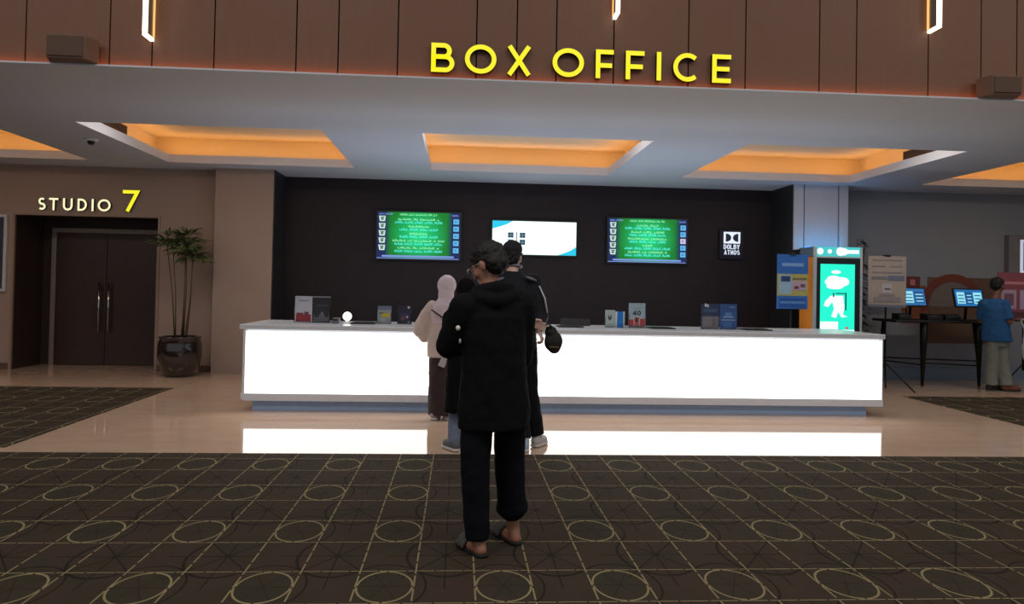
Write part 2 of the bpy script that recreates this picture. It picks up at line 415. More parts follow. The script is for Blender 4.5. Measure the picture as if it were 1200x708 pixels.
YEL = emit('yellow_letter_face', (250, 240, 28), 1.0); CRM = emit('cream_letter_face', (255, 247, 196), 1.05)
t = thing('illuminated_sign', 'large glowing yellow BOX OFFICE letters on the brown wood fascia', 'sign', (1.03, 6.645, 3.25))
LZ = 3.262
for ch, x, w_ in (('B', -.282, .2), ('O', .008, .272), ('X', .372, .21), ('O', .768, .276), ('F', 1.148, .157), ('F', 1.413, .165), ('I', 1.688, .04), ('C', 1.836, .235), ('E', 2.185, .17)):
    letter(t, ch, x, LZ, w_, .252, .04, 6.59, 6.64, [YEL, M_RET])
t = thing('studio_sign', 'small cream and yellow STUDIO 7 letters over the dark door recess', 'sign', (-5.8, WL_Y, 2.5))
for ch, x, w_ in (('S', -6.575, .118), ('T', -6.41, .14), ('U', -6.2, .145), ('D', -5.98, .14), ('I', -5.765, .026), ('O', -5.675, .195)):
    letter(t, ch, x, 2.495, w_, .19, .03, WL_Y-.05, WL_Y-.002, [CRM, M_RET])
letter(t, '7', -5.3, 2.505, .25, .335, .055, WL_Y-.05, WL_Y-.002, [YEL, M_RET])

# fascia: light fins, speakers
FIN = emit('fin_led', (255, 236, 214), 3.0); FINW = emit('fin_led_warm', (255, 190, 110), 1.2)
for x, z0, lab in ((-2.634, 3.44, 'left-hand vertical light fin on the brown fascia, above the left coffer'), (1.315, 3.80, 'middle vertical light fin on the brown fascia above the yellow letters'), (4.202, 3.80, 'right-hand vertical light fin on the brown fascia, beside the right speaker')):
    t = thing('light_fin', lab, 'wall light', (x, 6.645, z0), 'light fins on the fascia')
    MB().box(x-.013, x+.013, 6.51, 6.64, z0+.03, 6.2).build('fin_body', mat('fin_metal', (150, 140, 130), .4, .5), t)
    MB().box(x-.016, x+.016, 6.475, 6.505, z0+.03, 6.2).build('front_light', FIN, t)
    MB().box(x-.015, x+.015, 6.475, 6.64, z0, z0+.024).build('foot_light', FIN, t)
    MB().box(x-.021, x-.0135, 6.615, 6.64, z0+.03, 6.2).box(x+.0135, x+.021, 6.615, 6.64, z0+.03, 6.2).build('rear_light', FINW, t)
SPK = mat('speaker_brown', (108, 84, 70), .7)
for x0, x1, z0, z1, lab in ((-3.44, -3.04, 3.214, 3.415, 'brown loudspeaker at the left end of the fascia foot'), (4.62, 4.99, 3.214, 3.39, 'brown loudspeaker at the right end of the fascia foot')):
    t = thing('loudspeaker', lab, 'loudspeaker', ((x0+x1)/2, 6.64, z0), 'loudspeakers on the fascia')
    pr = [(x0, 6.60), (x0+.05, 6.44), (x1-.05, 6.44), (x1, 6.60)]
    MB().prism(pr, z0, z1, 'z').build('cabinet', SPK, t, bevel=.012)
    g = MB().box(x0+.06, x1-.06, 6.428, 6.439, z0+.02, z1-.02); g.build('grille', mat('speaker_grille', (92, 70, 58), .8, var=.4, scale=300), t)
    MB().box((x0+x1)/2-.06, (x0+x1)/2+.06, 6.60, 6.644, z0+.06, z1-.06).build('bracket', M_BLACKM, t)

# security camera under the soffit
t = thing('security_camera', 'small white dome camera with dark lens under the soffit left of the left coffer', 'camera', (-4.68, 10.0, ZS))
MB().lathe([(.075, -.03), (.085, -.02), (.085, 0)], (-4.68, 10.0, ZS)).build('base', M_WHITE, t, smooth=True)
MB().ell((-4.68, 10.0, ZS-.035), (.045, .045, .045)).build('lens', M_BLACK, t, smooth=True)

# ------------------------------------------------------------------ counter
CX0, CX1, CYF = -2.415, 4.993, 8.66
t = thing('reception_counter', 'long white counter with a glowing front panel and grey top', 'counter', (1.3, 9.3, 0))
top = MB().box(CX0, CX1, CYF, 9.9, .903, .958); top.build('countertop', M_TOP, t, bevel=.008)
MB().box(CX0+.075, CX1-.04, CYF+.05, 9.86, .2, .903).build('body', M_RAIL, t)
pm = emit('counter_panel_light', (1.0, .965, .92), PANEL_STRENGTH)
MB().box(CX0+.068, CX1-.03, CYF+.03, CYF+.049, .196, .882).build('light_panel', pm, t)
r = MB().prism([(CX0+.03, .195), (CX0+.03, .15), (CX0+.04, .13), (CX0+.07, .115), (CX1-.018, .115), (CX1-.018, .195)], CYF+.012, 9.86)
r.build('bottom_rail', M_RAIL, t)
for x0, x1 in ((CX0+.04, CX0+.066), (CX1-.028, CX1-.018)): MB().box(x0, x1, CYF+.022, 9.86, .196, .9).build('end_panel', M_RAIL, t)
MB().box(CX0+.14, CX1-.18, CYF+.09, 9.85, .001, .114).build('plinth', M_PLINTH, t)

CT = .9585
def slab_print(parent, x0, x1, y, z0, z1, parts, name='leaflet', base=(200, 205, 210), th=.004, label=None):
    """an upright printed card: sheet + printed areas standing proud by a hair; parts = (u0,u1,v0,v1,colour)"""
    mats = [mat('print_%d_%d_%d' % base, base, .5)]
    b = MB().box(x0, x1, y, y+th, z0, z1)
    for pi, (u0, u1, v0, v1, c_) in enumerate(parts):
        mm = mat('print_%d_%d_%d' % c_, c_, .5)
        if mm not in mats: mats.append(mm)
        b.mi = mats.index(mm)
        b.box(x0+(x1-x0)*u0, x0+(x1-x0)*u1, y-.0007*(pi+1), y+.001, z0+(z1-z0)*v0, z0+(z1-z0)*v1)
    o = b.build(name, mats, parent)
    if label: o['label'] = label
    return o
def acrylic_mat():
    m, nt, b = newmat('clear_acrylic')
    b.inputs['Transmission Weight'].default_value = 1; b.inputs['Roughness'].default_value = .03; b.inputs['IOR'].default_value = 1.2
    b.inputs['Base Color'].default_value = (.93, .95, .97, 1); return m
M_ACR = acrylic_mat()
def holder(x0, x1, y, h, lab, leaves, split=None):
    t = thing('brochure_holder', lab, 'brochure holder', ((x0+x1)/2, y, CT), 'leaflet holders on the counter')
    b = MB().box(x0, x1, y-.05, y+.03, CT, CT+.006).box(x0, x1, y-.05, y-.046, CT+.006, CT+.05).box(x0, x1, y+.012, y+.016, CT+.006, CT+h)
    for q in [x0, x1-.004]: b.box(q, q+.004, y-.046, y+.012, CT+.006, CT+h*.6)
    b.build('stand', M_ACR, t)
    for (a, c_, parts, base, hh) in leaves: slab_print(t, a, c_, y-.012, CT+.007, CT+hh, parts, 'leaflet', base)
    return t
Y1 = 9.25
sx = Y1/9.0
holder(-1.94, -1.515, Y1, .315, 'twin leaflet holder with white red-bottomed and dark leaflets, left end of the counter',
       [(-1.935, -1.735, [(.06, .94, .02, .3, (150, 40, 46)), (.1, .5, .27, .36, (120, 50, 60)), (.55, .8, .25, .4, (100, 60, 70)), (.2, .8, .8, .86, (150, 150, 165))], (186, 186, 196), .315),
        (-1.728, -1.52, [(.05, .95, .02, .3, (92, 88, 96)), (.1, .35, .2, .36, (40, 38, 44)), (.45, .6, .25, .4, (120, 110, 116)), (.7, .9, .2, .38, (40, 36, 44)), (.2, .85, .62, .68, (60, 62, 70)), (0, 1, .96, 1, (150, 152, 156))], (34, 34, 40), .315)])
holder(-.968, -.8, Y1, .215, 'small leaflet holder with a grey and yellow card, left of the navy card',
       [(-.964, -.804, [(0, 1, .78, 1, (96, 112, 134)), (.15, .45, .55, .62, (26, 26, 26)), (.3, .9, .36, .58, (190, 170, 40)), (.1, .6, .1, .3, (160, 166, 160))], (140, 150, 156), .215)])
holder(-.728, -.56, Y1, .22, 'small leaflet holder with a dark navy card next to the pale headscarf',
       [(-.724, -.564, [(.2, .75, .25, .6, (52, 44, 86)), (.25, .5, .2, .38, (110, 60, 66)), (.72, .86, .86, .98, (196, 186, 196)), (.62, .76, .32, .44, (196, 150, 150)), (.74, .88, .05, .14, (150, 150, 160))], (28, 28, 58), .22)])
t = holder(1.775, 2.04, Y1, .215, 'leaflet holder with a white card and a curled blue card, left of the numbered card',
       [(1.78, 1.9, [(.3, .42, .45, .7, (60, 76, 80)), (.42, .55, .38, .6, (60, 76, 80)), (.55, .66, .45, .72, (60, 76, 80)), (.3, .6, .15, .2, (150, 160, 160))], (176, 190, 190), .215)])
cv = MB()
pts = [(1.9+.12*i/10, Y1-.02-.03*math.sin(PI*i/10)) for i in range(11)]
for i in range(10):
    a, b_ = pts[i], pts[i+1]
    cv.mi = 1 if i in (0, 1, 8, 9) else 0
    vs = [cv.b.verts.new((p[0], p[1]+dy, z)) for dy in (0, .003) for z in (CT+.007, CT+.2) for p in (a, b_)]
    fs = [cv.b.faces.new([vs[k] for k in q]) for q in ((0, 1, 3, 2), (4, 6, 7, 5), (0, 2, 6, 4), (1, 5, 7, 3), (0, 4, 5, 1), (2, 3, 7, 6))]
    cv._tag(fs)
cv.build('curled_card', [mat('print_20_120_200', (20, 120, 200), .4), mat('print_190_205_215', (190, 205, 215), .5)], t)
t = holder(2.065, 2.28, Y1, .305, 'tall card holder with a pale card numbered 40 over red figures',
       [(2.07, 2.275, [(.03, .3, .02, .33, (180, 56, 60)), (.35, .62, .02, .42, (190, 80, 76)), (.4, .55, .22, .38, (60, 40, 40)), (.68, .97, .02, .36, (180, 60, 62)), (.1, .9, .02, .08, (120, 110, 120)), (.25, .75, .78, .8, (120, 140, 150))], (160, 182, 192), .305)])
for k, ch in enumerate('40'): letter(t, ch, 2.12+.055*k, CT+.155, .045, .06, .012, Y1-.018, Y1-.0135, [mat('navy_ink', (30, 50, 70), .5)]*2, 'numeral')
holder(2.965, 3.425, Y1, .315, 'twin leaflet holder near the right end of the counter with grey-blue and blue leaflets',
       [(2.97, 3.195, [(0, 1, .5, 1, (44, 54, 84)), (.2, .3, .88, 1, (220, 225, 230)), (.32, .42, .86, .97, (200, 210, 220)), (.12, .9, .66, .8, (60, 84, 120)), (.1, .9, .04, .46, (120, 116, 120)), (.6, .85, .1, .4, (104, 96, 104))], (100, 104, 116), .315),
        (3.205, 3.42, [(.2, .8, .46, .5, (150, 176, 206)), (.3, .7, .52, .66, (80, 126, 180)), (.1, .9, .34, .38, (130, 160, 196)), (.2, .7, .05, .28, (60, 106, 166)), (.55, .9, .86, .9, (110, 140, 180))], (48, 84, 140), .315)])
# round glowing lamp
t = thing('globe_lamp', 'small round white glowing lamp on the left part of the counter', 'lamp', (-1.33, 9.3, CT))
MB().ell((-1.33, 9.3, CT+.082), .052, u=24, v=16).build('globe', emit('globe_light', (255, 252, 250), 3), t, smooth=True)
MB().lathe([(.045, 0), (.045, .012), (.02, .02), (.02, .04)], (-1.33, 9.3, CT)).build('base', M_WHITE, t, smooth=True)
# low black counter equipment
M_DEV = mat('charcoal_device', (22, 26, 32), .5)
for x0, x1, lab in ((-1.27, -.98, 'flat black keypad mat on the counter beside the round lamp'), (1.2, 1.5, 'flat black keypad mat on the counter between the black bag and blue card'), (2.33, 2.62, 'flat black keypad mat on the counter right of the card numbered 40'), (3.5, 3.82, 'flat black keypad mat on the counter right of the blue leaflets')):
    t = thing('keypad_mat', lab, 'counter mat', ((x0+x1)/2, 9.25, CT), 'keypad mats on the counter')
    MB().box(x0, x1, 9.1, 9.42, CT, CT+.014).build('mat', M_DEV, t, bevel=.004)
    k = MB()
    for i in range(8):
        for j in range(4): k.box(x0+.03+(x1-x0-.06)*i/8, x0+.03+(x1-x0-.06)*(i+.8)/8, 9.16+.05*j, 9.2+.05*j, CT+.014, CT+.02)
    k.build('keys', M_BLACK, t)
t = thing('card_terminal', 'small grey card terminal on the counter between the red leaflet and the round lamp', 'card terminal', (-1.45, 9.2, CT))
MB().prism([(9.14, CT), (9.26, CT), (9.26, CT+.07), (9.14, CT+.03)], -1.495, -1.405, 'x').build('case', mat('terminal_grey', (84, 88, 98), .5), t, bevel=.005)
MB().box(-1.485, -1.415, 9.15, 9.2, CT+.045, CT+.0505, None).build('display', M_BLACK, t)
t = thing('desk_sign', 'low dark CLOSED plate lying at the counter back behind the black bag', 'sign', (1.45, 9.6, CT))
MB().prism([(9.58, CT), (9.66, CT), (9.63, CT+.09), (9.62, CT+.09)], 1.28, 1.66, 'x').build('plate', mat('dark_acrylic', (26, 28, 34), .3), t)
for k, ch in enumerate('CLOSED'): letter(t, ch, 1.31+.055*k, CT+.02, .042, .05, .009, 9.575, 9.579, [mat('grey_ink', (66, 66, 72), .5)]*2)
for k, (x0, x1, ya, yb, lab) in enumerate(((3.9, 4.45, 9.35, 9.6, 'glossy white paper sheet on the right end of the counter'), (-1.05, -.6, 9.5, 9.7, 'white paper sheet at the counter back behind the grey and yellow card'))):
    tag(MB().box(x0, x1, ya, yb, CT+.0005, CT+.004).build('paper_sheet', mat('glossy_paper', (225, 228, 235), .15), base=((x0+x1)/2, (ya+yb)/2, CT)), lab, 'paper')

# ------------------------------------------------------------------ wall screens
WB = 12.95
def glyph_row(b, x0, x1, z, h, y, words, seed):
    """a line of small unreadable blurred characters"""
    rnd = random.Random(seed); n = sum(words)+len(words)-1; cw = (x1-x0)/n; x = x0
    b.box(x0, x1, y-.001, y, z+h*.0, z+h*.06)
    for wd in words:
        for _ in range(wd):
            f = rnd.random()
            b.box(x+cw*.08, x+cw*.3, y-.002, y, z, z+h*rnd.choice((.7, 1, 1)))
            b.box(x+cw*.3, x+cw*.82, y-.002, y, z+h*(.0 if f < .5 else .75), z+h*(.28 if f < .5 else 1))
            if f > .3: b.box(x+cw*.62, x+cw*.82, y-.002, y, z+h*.1, z+h*.9)
            x += cw
        x += cw
def green_mat():
    m, nt, b = newmat('green_screen_content'); v, x, y, z = coords(nt)
    a = x/.5; q = (z-.4)/.36; r = (a*a+q*q*.5).sqrt()
    c1 = mixc(nt, r.mn(1), lin(10, 222, 132), lin(0, 128, 34))
    side = (x.abs()-.46)/.1
    c1 = mixc(nt, side.mx(0).mn(1), c1, lin(6, 34, 88))
    b.inputs['Base Color'].default_value = (.01, .01, .01, 1)
    nt.links.new(c1, b.inputs['Emission Color']); b.inputs['Emission Strength'].default_value = .95; return m
GREEN = green_mat()
MINT, CYA, LAV = emit('mint_text', (150, 255, 190), 1), emit('cyan_text', (90, 255, 240), 1), emit('lavender_text', (130, 150, 230), 1)
ICW, ICB, ICP = emit('pale_icon', (206, 226, 214), 1), emit('blue_icon', (96, 186, 236), 1), emit('pink_icon', (220, 200, 226), 1)
NAVY = emit('navy_screen', (10, 30, 96), 1); IDK = emit('icon_mark', (70, 110, 110), 1); IDB = emit('icon_mark_blue', (30, 100, 170), 1)
def tv(x0, x1, z0, z1, lab, kind, seed):
    t = thing('wall_screen', lab, 'screen', ((x0+x1)/2, WB, z0), 'screens on the dark wall'); cx = (x0+x1)/2
    MB().box(x0-.03, x1+.03, WB-.06, WB-.002, z0-.03, z1+.03).build('housing', M_BLACK, t, bevel=.006)
    MB().box(cx-.2, cx+.2, WB-.004, WB, z0+.1, z1-.1).build('mount', M_BLACKM, t)
    ys = WB-.066
    if kind == 'green':
        MB().box(x0, x1, ys, ys+.005, z0, z1).build('display', GREEN, t)
        wv, hv = x1-x0, z1-z0
        X = lambda u: x0+wv*u
        Z = lambda v: z0+hv*v
        for k in range(5):
            b = MB(); b2 = MB(); zc = Z(.845-.153*k)-.014
            n1 = (([6, 2, 7, 1], [9], [8], [6, 2, 8, 1, 3], [6, 2, 7, 1]) if seed == 1 else ([5, 4], [5, 4, 5], [10, 8], [4], [6, 2, 7, 1]))[k]
            ln = sum(n1)+len(n1)
            glyph_row(b, X(.5-.0125*ln), X(.5+.0125*ln), zc, .032, ys, n1, seed*9+k)
            nn = (5, 4, 4, 5, 5)[k]; glyph_row(b2, X(.5-.058*nn), X(.5+.058*nn), Z(.782-.155*k)-.016, .036, ys, [5]*nn, seed*31+k)
            b.build('title_line', MINT, t); b2.build('time_line', CYA, t)
        b = MB(); glyph_row(b, X(.27), X(.72), Z(.93), .03, ys, [6, 4, 9, 3, 3], seed+77)
        b.build('heading_line', MINT, t)
        for k in range(5):
            zc = Z(.91-.155*k)
            i = MB().prism([(X(.018), zc), (X(.1), zc), (X(.092), zc-.09), (X(.03), zc-.09)], ys-.002, ys)
            i.mi = 1; i.box(X(.045), X(.075), ys-.004, ys-.002, zc-.07, zc-.03).box(X(.04), X(.085), ys-.004, ys-.002, zc-.028, zc-.014)
            i.build('seat_icon', [ICW, IDK], t)
            zc = Z(.87-.155*k)
            i = MB().box(X(.918), X(.985), ys-.002, ys, zc-.085, zc)
            i.mi = 1; i.box(X(.935), X(.968), ys-.004, ys-.002, zc-.06, zc-.05).box(X(.935), X(.968), ys-.004, ys-.002, zc-.035, zc-.025).box(X(.935), X(.942), ys-.004, ys-.002, zc-.06, zc-.025)
            i.build('blue_icon', [ICP if (seed == 2 and k == 2) else ICB, IDB], t)
        b = MB(); glyph_row(b, X(.02), X(.19), Z(.94), .026, ys, [5, 7], seed+3); b.build('corner_text', LAV, t); b = MB(); glyph_row(b, X(.9), X(.98), Z(.93), .026, ys, [5], seed+4); b.build('clock_text', LAV, t); b = MB()
        b.box(X(.06), X(.93), ys-.002, ys, Z(.035), Z(.07)).box(X(.0), X(.99), ys-.002, ys, Z(.0), Z(.016))
        b.build('ticker_bar', LAV, t)
    else:
        MB().box(x0, x1, ys, ys+.005, z0, z1).build('display', emit('white_screen', (238, 255, 255), 1.25), t)
        w_, h_ = x1-x0, z1-z0
        c1 = emit('cyan_corner', (20, 205, 240), 1)
        pts = [(x0, z1), (x0+w_*.24, z1)]+[(x0+w_*(.24-.24*s), z1-h_*.24*(s**.7)) for s in (.3, .6, 1)]
        MB().prism(pts, ys-.002, ys).build('cyan_corner', c1, t)
        pts = [(x1, z0), (x1, z0+h_*.26)]+[(x1-w_*.22*s, z0+h_*.26*(1-s**.7)) for s in (.3, .6, 1)]
        MB().prism(pts, ys-.002, ys).build('cyan_corner', c1, t)
        DK = emit('dark_mark', (20, 52, 74), 1); LT = emit('pale_mark', (120, 160, 180), 1)
        l = MB()
        for ux in (.185, .325):
            for vz in (.5, .29):
                l.mi = 0; l.box(x0+w_*ux, x0+w_*(ux+.065), ys-.002, ys, z0+h_*vz, z0+h_*(vz+.155))
                l.mi = 1; l.box(x0+w_*(ux+.03), x0+w_*(ux+.036), ys-.003, ys-.002, z0+h_*(vz+.01), z0+h_*(vz+.145)).box(x0+w_*ux, x0+w_*(ux+.065), ys-.003, ys-.002, z0+h_*(vz+.07), z0+h_*(vz+.085))
        l.mi = 0; l.box(x0+w_*.282, x0+w_*.292, ys-.002, ys, z0+h_*.25, z0+h_*.68)
        l.build('block_marks', [DK, LT], t)
tv(-1.385, -.006, 1.876, 2.655, 'green listing screen on the left of the dark wall, above the headscarf', 'green', 1)
tv(.538, 1.962, 1.99, 2.553, 'bright white screen with cyan corners in the middle of the dark wall', 'white', 0)
tv(2.512, 3.872, 1.902, 2.646, 'green listing screen on the right of the dark wall, one icon pink', 'green', 2)
t = thing('logo_sign', 'small lightbox with white double-D emblem and two words on the dark wall', 'sign', (4.655, WB, 2.0))
MB().box(4.45, 4.87, WB-.06, WB-.002, 1.99, 2.5).build('box', mat('navy_sign_box', (12, 16, 44), .4), t, bevel=.006)
WE = emit('white_sign_light', (228, 238, 255), 1.05); DKN = emit('sign_navy', (14, 16, 40), 1)
ys = WB-.066
b = MB().box(4.52, 4.81, ys, ys+.006, 2.262, 2.46); b.mi = 1
b.prism([(4.555, 2.43)]+arc(4.565, 2.361, .085, .069, 90, -90, 14)+[(4.555, 2.292)], ys-.003, ys)
b.prism([(4.775, 2.43)]+arc(4.765, 2.361, .085, .069, 90, 270, 14)+[(4.775, 2.292)], ys-.003, ys)
b.build('emblem', [WE, DKN], t)
for k, ch in enumerate('DOLBY'): letter(t, ch, 4.522+.058*k, 2.165, 0.05, .08, .013, ys, ys+.006, [WE, WE])
for k, ch in enumerate('ATMOS'): letter(t, ch, 4.53+.057*k, 2.07, 0.048, .078, .0115, ys, ys+.006, [WE, WE])

# poster cases at both picture edges
t = thing('poster_case', 'white-framed poster case on the left wall, cut by the left picture edge', 'poster case', (-7.6, WL_Y, 1.2))
MB().box(-8.1, -7.03, WL_Y-.05, WL_Y-.002, 1.21, 2.41).build('frame', mat('white_case_frame', (190, 190, 196), .4), t, bevel=.005)
MB().box(-8.06, -7.075, WL_Y-.055, WL_Y-.0505, 1.255, 2.365).build('poster', mat('dark_poster', (40, 40, 56), .3, var=.5, scale=3), t)
t = thing('poster_case', 'grey wall display case with white-edged blue poster at the right picture edge', 'poster case', (9.95, 12.62, 1.8))
MB().box(9.38, 10.5, 12.5, 12.618, 1.76, 2.5).build('frame', mat('grey_case_frame', (120, 122, 126), .4), t, bevel=.005)
MB().box(9.58, 10.45, 12.49, 12.4995, 1.84, 2.42).build('border', emit('white_case_border', (200, 205, 220), .8), t)
MB().box(9.63, 10.4, 12.482, 12.4895, 1.89, 2.38).build('poster', emit('navy_poster', (14, 30, 92), .7), t)
# mural on the right wall
t = thing('wall_mural', 'rust and orange arch mural on the grey right wall behind the touch screens', 'mural', (8.5, 12.62, 1.1))
y = 12.612
MB().box(8.0, 9.35, y, y+.006, .62, 1.75).build('brown_field', mat('mural_brown', (104, 82, 68), .7), t)
b = MB(); n = 24
b.ribbon(arc(8.45, 1.25, .5, .5, -10, 190, 28), .12, y-.006, y-.0005, False, 0); b.build('rust_arch', mat('mural_rust', (120, 58, 46), .7), t)
MB().prism(arc(8.45, 1.25, .42, .42, 0, 180, 20), y-.003, y-.0005).build('grey_arch', mat('mural_grey', (118, 112, 112), .7), t)
MB().box(7.55, 7.98, y, y+.006, .95, 1.6).build('orange_field', mat('mural_orange', (130, 78, 50), .7), t)

# ------------------------------------------------------------------ vending kiosk
KX0, KX1, KY = 4.915, 5.6, 10.32
t = thing('vending_kiosk', 'tall kiosk with a bright turquoise screen, lit header and orange sides', 'kiosk', ((KX0+KX1)/2, KY+.3, 0))
MB().box(KX0, KX1, KY+.02, KY+.47, .03, 1.94).build('cabinet', mat('kiosk_orange', (206, 120, 34), .5, var=.25, scale=3), t, bevel=.01)
MB().box(KX0-.004, KX0+.03, KY, KY+.04, .03, 2.08).box(KX1-.03, KX1+.004, KY, KY+.04, .03, 2.08).box(KX0+.03, KX1-.03, KY+.004, KY+.04, 1.925, 1.945).build('front_frame', mat('kiosk_silver', (190, 200, 205), .35, .4), t)
MB().box(KX0+.03, KX1-.03, KY+.002, KY+.02, .05, 1.925).build('screen_bezel', mat('kiosk_bezel', (8, 18, 24), .3), t)
MB().box(KX0+.02, KX1-.02, KY+.06, KY+.45, .001, .03).build('foot', M_BLACK, t)
TQ = emit('turquoise_screen', (20, 235, 200), 1.15); WHT = emit('white_glow', (235, 255, 250), 1.2); TQD = emit('teal_glow', (60, 190, 180), 1)
a0, a1, z0, z1 = KX0+.085, KX1-.11, .84, 1.84
MB().box(a0, a1, KY-.006, KY+.002, z0, z1).build('display', TQ, t)
yk = KY-.006
b = MB()
for (cu, cv_, ru, rv) in ((.48, .75, .36, .07), (.38, .79, .2, .05), (.62, .77, .2, .05), (.45, .89, .14, .025), (.42, .69, .25, .04)):
    b.prism([(a0+(a1-a0)*(cu+ru*math.cos(2*PI*k/24)), z0+(z1-z0)*(cv_+rv*math.sin(2*PI*k/24))) for k in range(24)], yk-.003, yk)
b.build('cloud_heading', WHT, t)
def uvp(L): return [(a0+(a1-a0)*u, z0+(z1-z0)*v) for u, v in L]
b = MB().prism(uvp([(.3, .56), (.66, .56), (.7, .4), (.66, .3), (.8, .27), (.62, .26), (.52, .34), (.46, .25), (.32, .27), (.4, .38)]), yk-.003, yk)
b.prism(uvp([(.3, .56), (.36, .48), (.22, .4), (.1, .42), (.14, .48)]), yk-.003, yk)
b.box(a0, a0+(a1-a0)*.52, yk-.003, yk, z0, z0+(z1-z0)*.2).box(a0+(a1-a0)*.52, a1, yk-.003, yk, z0+.02, z0+(z1-z0)*.09)
b.build('white_shapes', WHT, t)
b = MB().box(a0+(a1-a0)*.44, a0+(a1-a0)*.76, yk-.005, yk-.003, z0+.585, z0+.6).box(a0+(a1-a0)*.72, a0+(a1-a0)*.76, yk-.005, yk-.003, z0+.36, z0+.6).box(a0+(a1-a0)*.36, a0+(a1-a0)*.4, yk-.005, yk-.003, z0+.54, z0+.6)
b.build('dark_outline', emit('teal_ink', (10, 60, 60), 1), t)
MB().box(a0+(a1-a0)*.74, a0+(a1-a0)*.82, yk-.005, yk-.003, z0+.1, z0+.13).build('red_button', emit('red_ink', (220, 60, 60), 1), t)
MB().box(KX0+.004, KX1-.004, KY+.03, KY+.47, 1.946, 2.082).build('header_case', mat('kiosk_header_grey', (86, 96, 112), .5), t)
MB().box(KX0+.05, KX1-.05, KY+.36, KY+.44, 2.083, 2.1).build('top_fill_strip', emit('kiosk_top_fill', (60, 140, 255), 3), t)  # unseen strip added on the kiosk top for blue light on the column
h = MB().box(KX0+.03, KX1-.03, KY+.006, KY+.03, 1.946, 2.08).build('header_lightbox', emit('header_glow', (70, 200, 200), 1.0), t)
b = MB()
for (cx_, r_) in ((.08, .045), (.55, .06), (.3, .03)): b.prism([(KX0+.03+.62*cx_+r_*math.cos(2*PI*k/20), 2.016+r_*math.sin(2*PI*k/20)) for k in range(20)], KY+.001, KY+.006)
b.box(KX1-.2, KX1-.05, KY+.001, KY+.006, 1.99, 2.04).prism([(KX0+.42, 1.96), (KX0+.53, 2.016), (KX0+.42, 2.07)], KY+.001, KY+.006)
b.build('header_shape', WHT, h)

# ------------------------------------------------------------------ poster stands
def easel(x0, x1, z0, z1, y, lab, base, parts, legs=((-35, .4), (215, .4), (58, .4))):
    cx = (x0+x1)/2; t = thing('poster_stand', lab, 'poster stand', (cx, y+.04, 0), 'poster stands')
    MB().tube([(cx, y+.04, .35), (cx, y+.04, z1+.02)], .013, 10).build('pole', M_BLACKM, t, smooth=True)
    for a, lr in legs:
        ex, ey = cx+lr*math.cos(math.radians(a)), y+.04+lr*math.sin(math.radians(a))
        MB().tube([(cx, y+.04, .42), (ex, ey, .012)], .011, 8).build('leg', M_BLACKM, t, smooth=True)
    MB().box(cx-.045, cx+.045, y-.012, y+.05, z1-.008, z1+.02).build('clip', M_BLACK, t, bevel=.004)
    slab_print(t, x0, x1, y, z0, z1, parts, 'poster_board', base, .012)
easel(4.29, 4.72, 1.21, 1.95, 10.1, 'blue and yellow poster on a black stand left of the kiosk', (58, 116, 190),
      [(0, 1, .66, 1, (44, 104, 186)), (.15, .85, .78, .84, (120, 160, 210)), (0, 1, .24, .64, (176, 172, 96)), (.06, .46, .27, .62, (150, 186, 210)), (.12, .42, .5, .6, (40, 66, 110)), (.46, .96, .34, .52, (186, 160, 176)), (.5, .95, .54, .57, (110, 106, 90)), (.55, .7, .37, .42, (110, 60, 90)), (.75, .9, .4, .46, (120, 80, 100)), (.08, .92, .03, .2, (34, 88, 170)), (.1, .9, .1, .14, (90, 140, 200))], ((-20, .24), (190, .3), (95, .35)))
easel(6.02, 6.6, 1.245, 2.0, 10.92, 'beige notice poster on a black stand right of the kiosk', (176, 168, 160),
      [(.1, .9, .9, .93, (140, 132, 132)), (.1, .45, .78, .81, (130, 124, 130)), (.55, .9, .78, .81, (150, 142, 142)), (.1, .9, .66, .69, (140, 134, 138)), (.08, .5, .54, .6, (130, 128, 140)), (.52, .95, .52, .62, (116, 122, 148)), (.36, .62, .28, .46, (190, 190, 196)), (.42, .58, .34, .37, (70, 80, 100)), (.3, .7, .2, .26, (140, 136, 142)), (.15, .85, .1, .2, (150, 146, 150)), (0, 1, 0, .05, (120, 122, 146))])
# pink board stand with tablet shelf at the right edge
t = thing('tripod_stand', 'black tripod stand with a pink board and small shelf, right picture edge', 'stand', (8.68, 11.3, 0))
MB().tube([(8.72, 11.3, .3), (8.72, 11.3, 1.06)], .016, 10).build('pole', M_BLACKM, t, smooth=True)
for a in (150, 30, 270):
    MB().tube([(8.72, 11.3, .4), (8.72+.3*math.cos(math.radians(a)), 11.3+.32*math.sin(math.radians(a)), .012)], .011, 8).build('leg', M_BLACKM, t, smooth=True)
MB().box(8.52, 9.1, 11.2, 11.45, 1.06, 1.08).build('shelf', M_BLACK, t, bevel=.004)
slab_print(t, 8.42, 9.15, 11.46, 1.1, 1.82, [(.08, .42, .2, .62, (176, 150, 172)), (.14, .36, .28, .54, (120, 84, 110)), (.5, .9, .2, .62, (170, 160, 190)), (.05, .95, .74, .8, (190, 130, 140)), (.1, .9, .02, .14, (90, 50, 60))], 'pink_board', (136, 72, 84), .012)
tag(MB().box(8.54, 8.8, 11.22, 11.4, 1.0805, 1.092).build('paper_pad', mat('white_pad', (215, 210, 215), .4), base=(8.67, 11.31, 1.08)), 'white paper pad on the shelf of the pink board stand', 'paper')

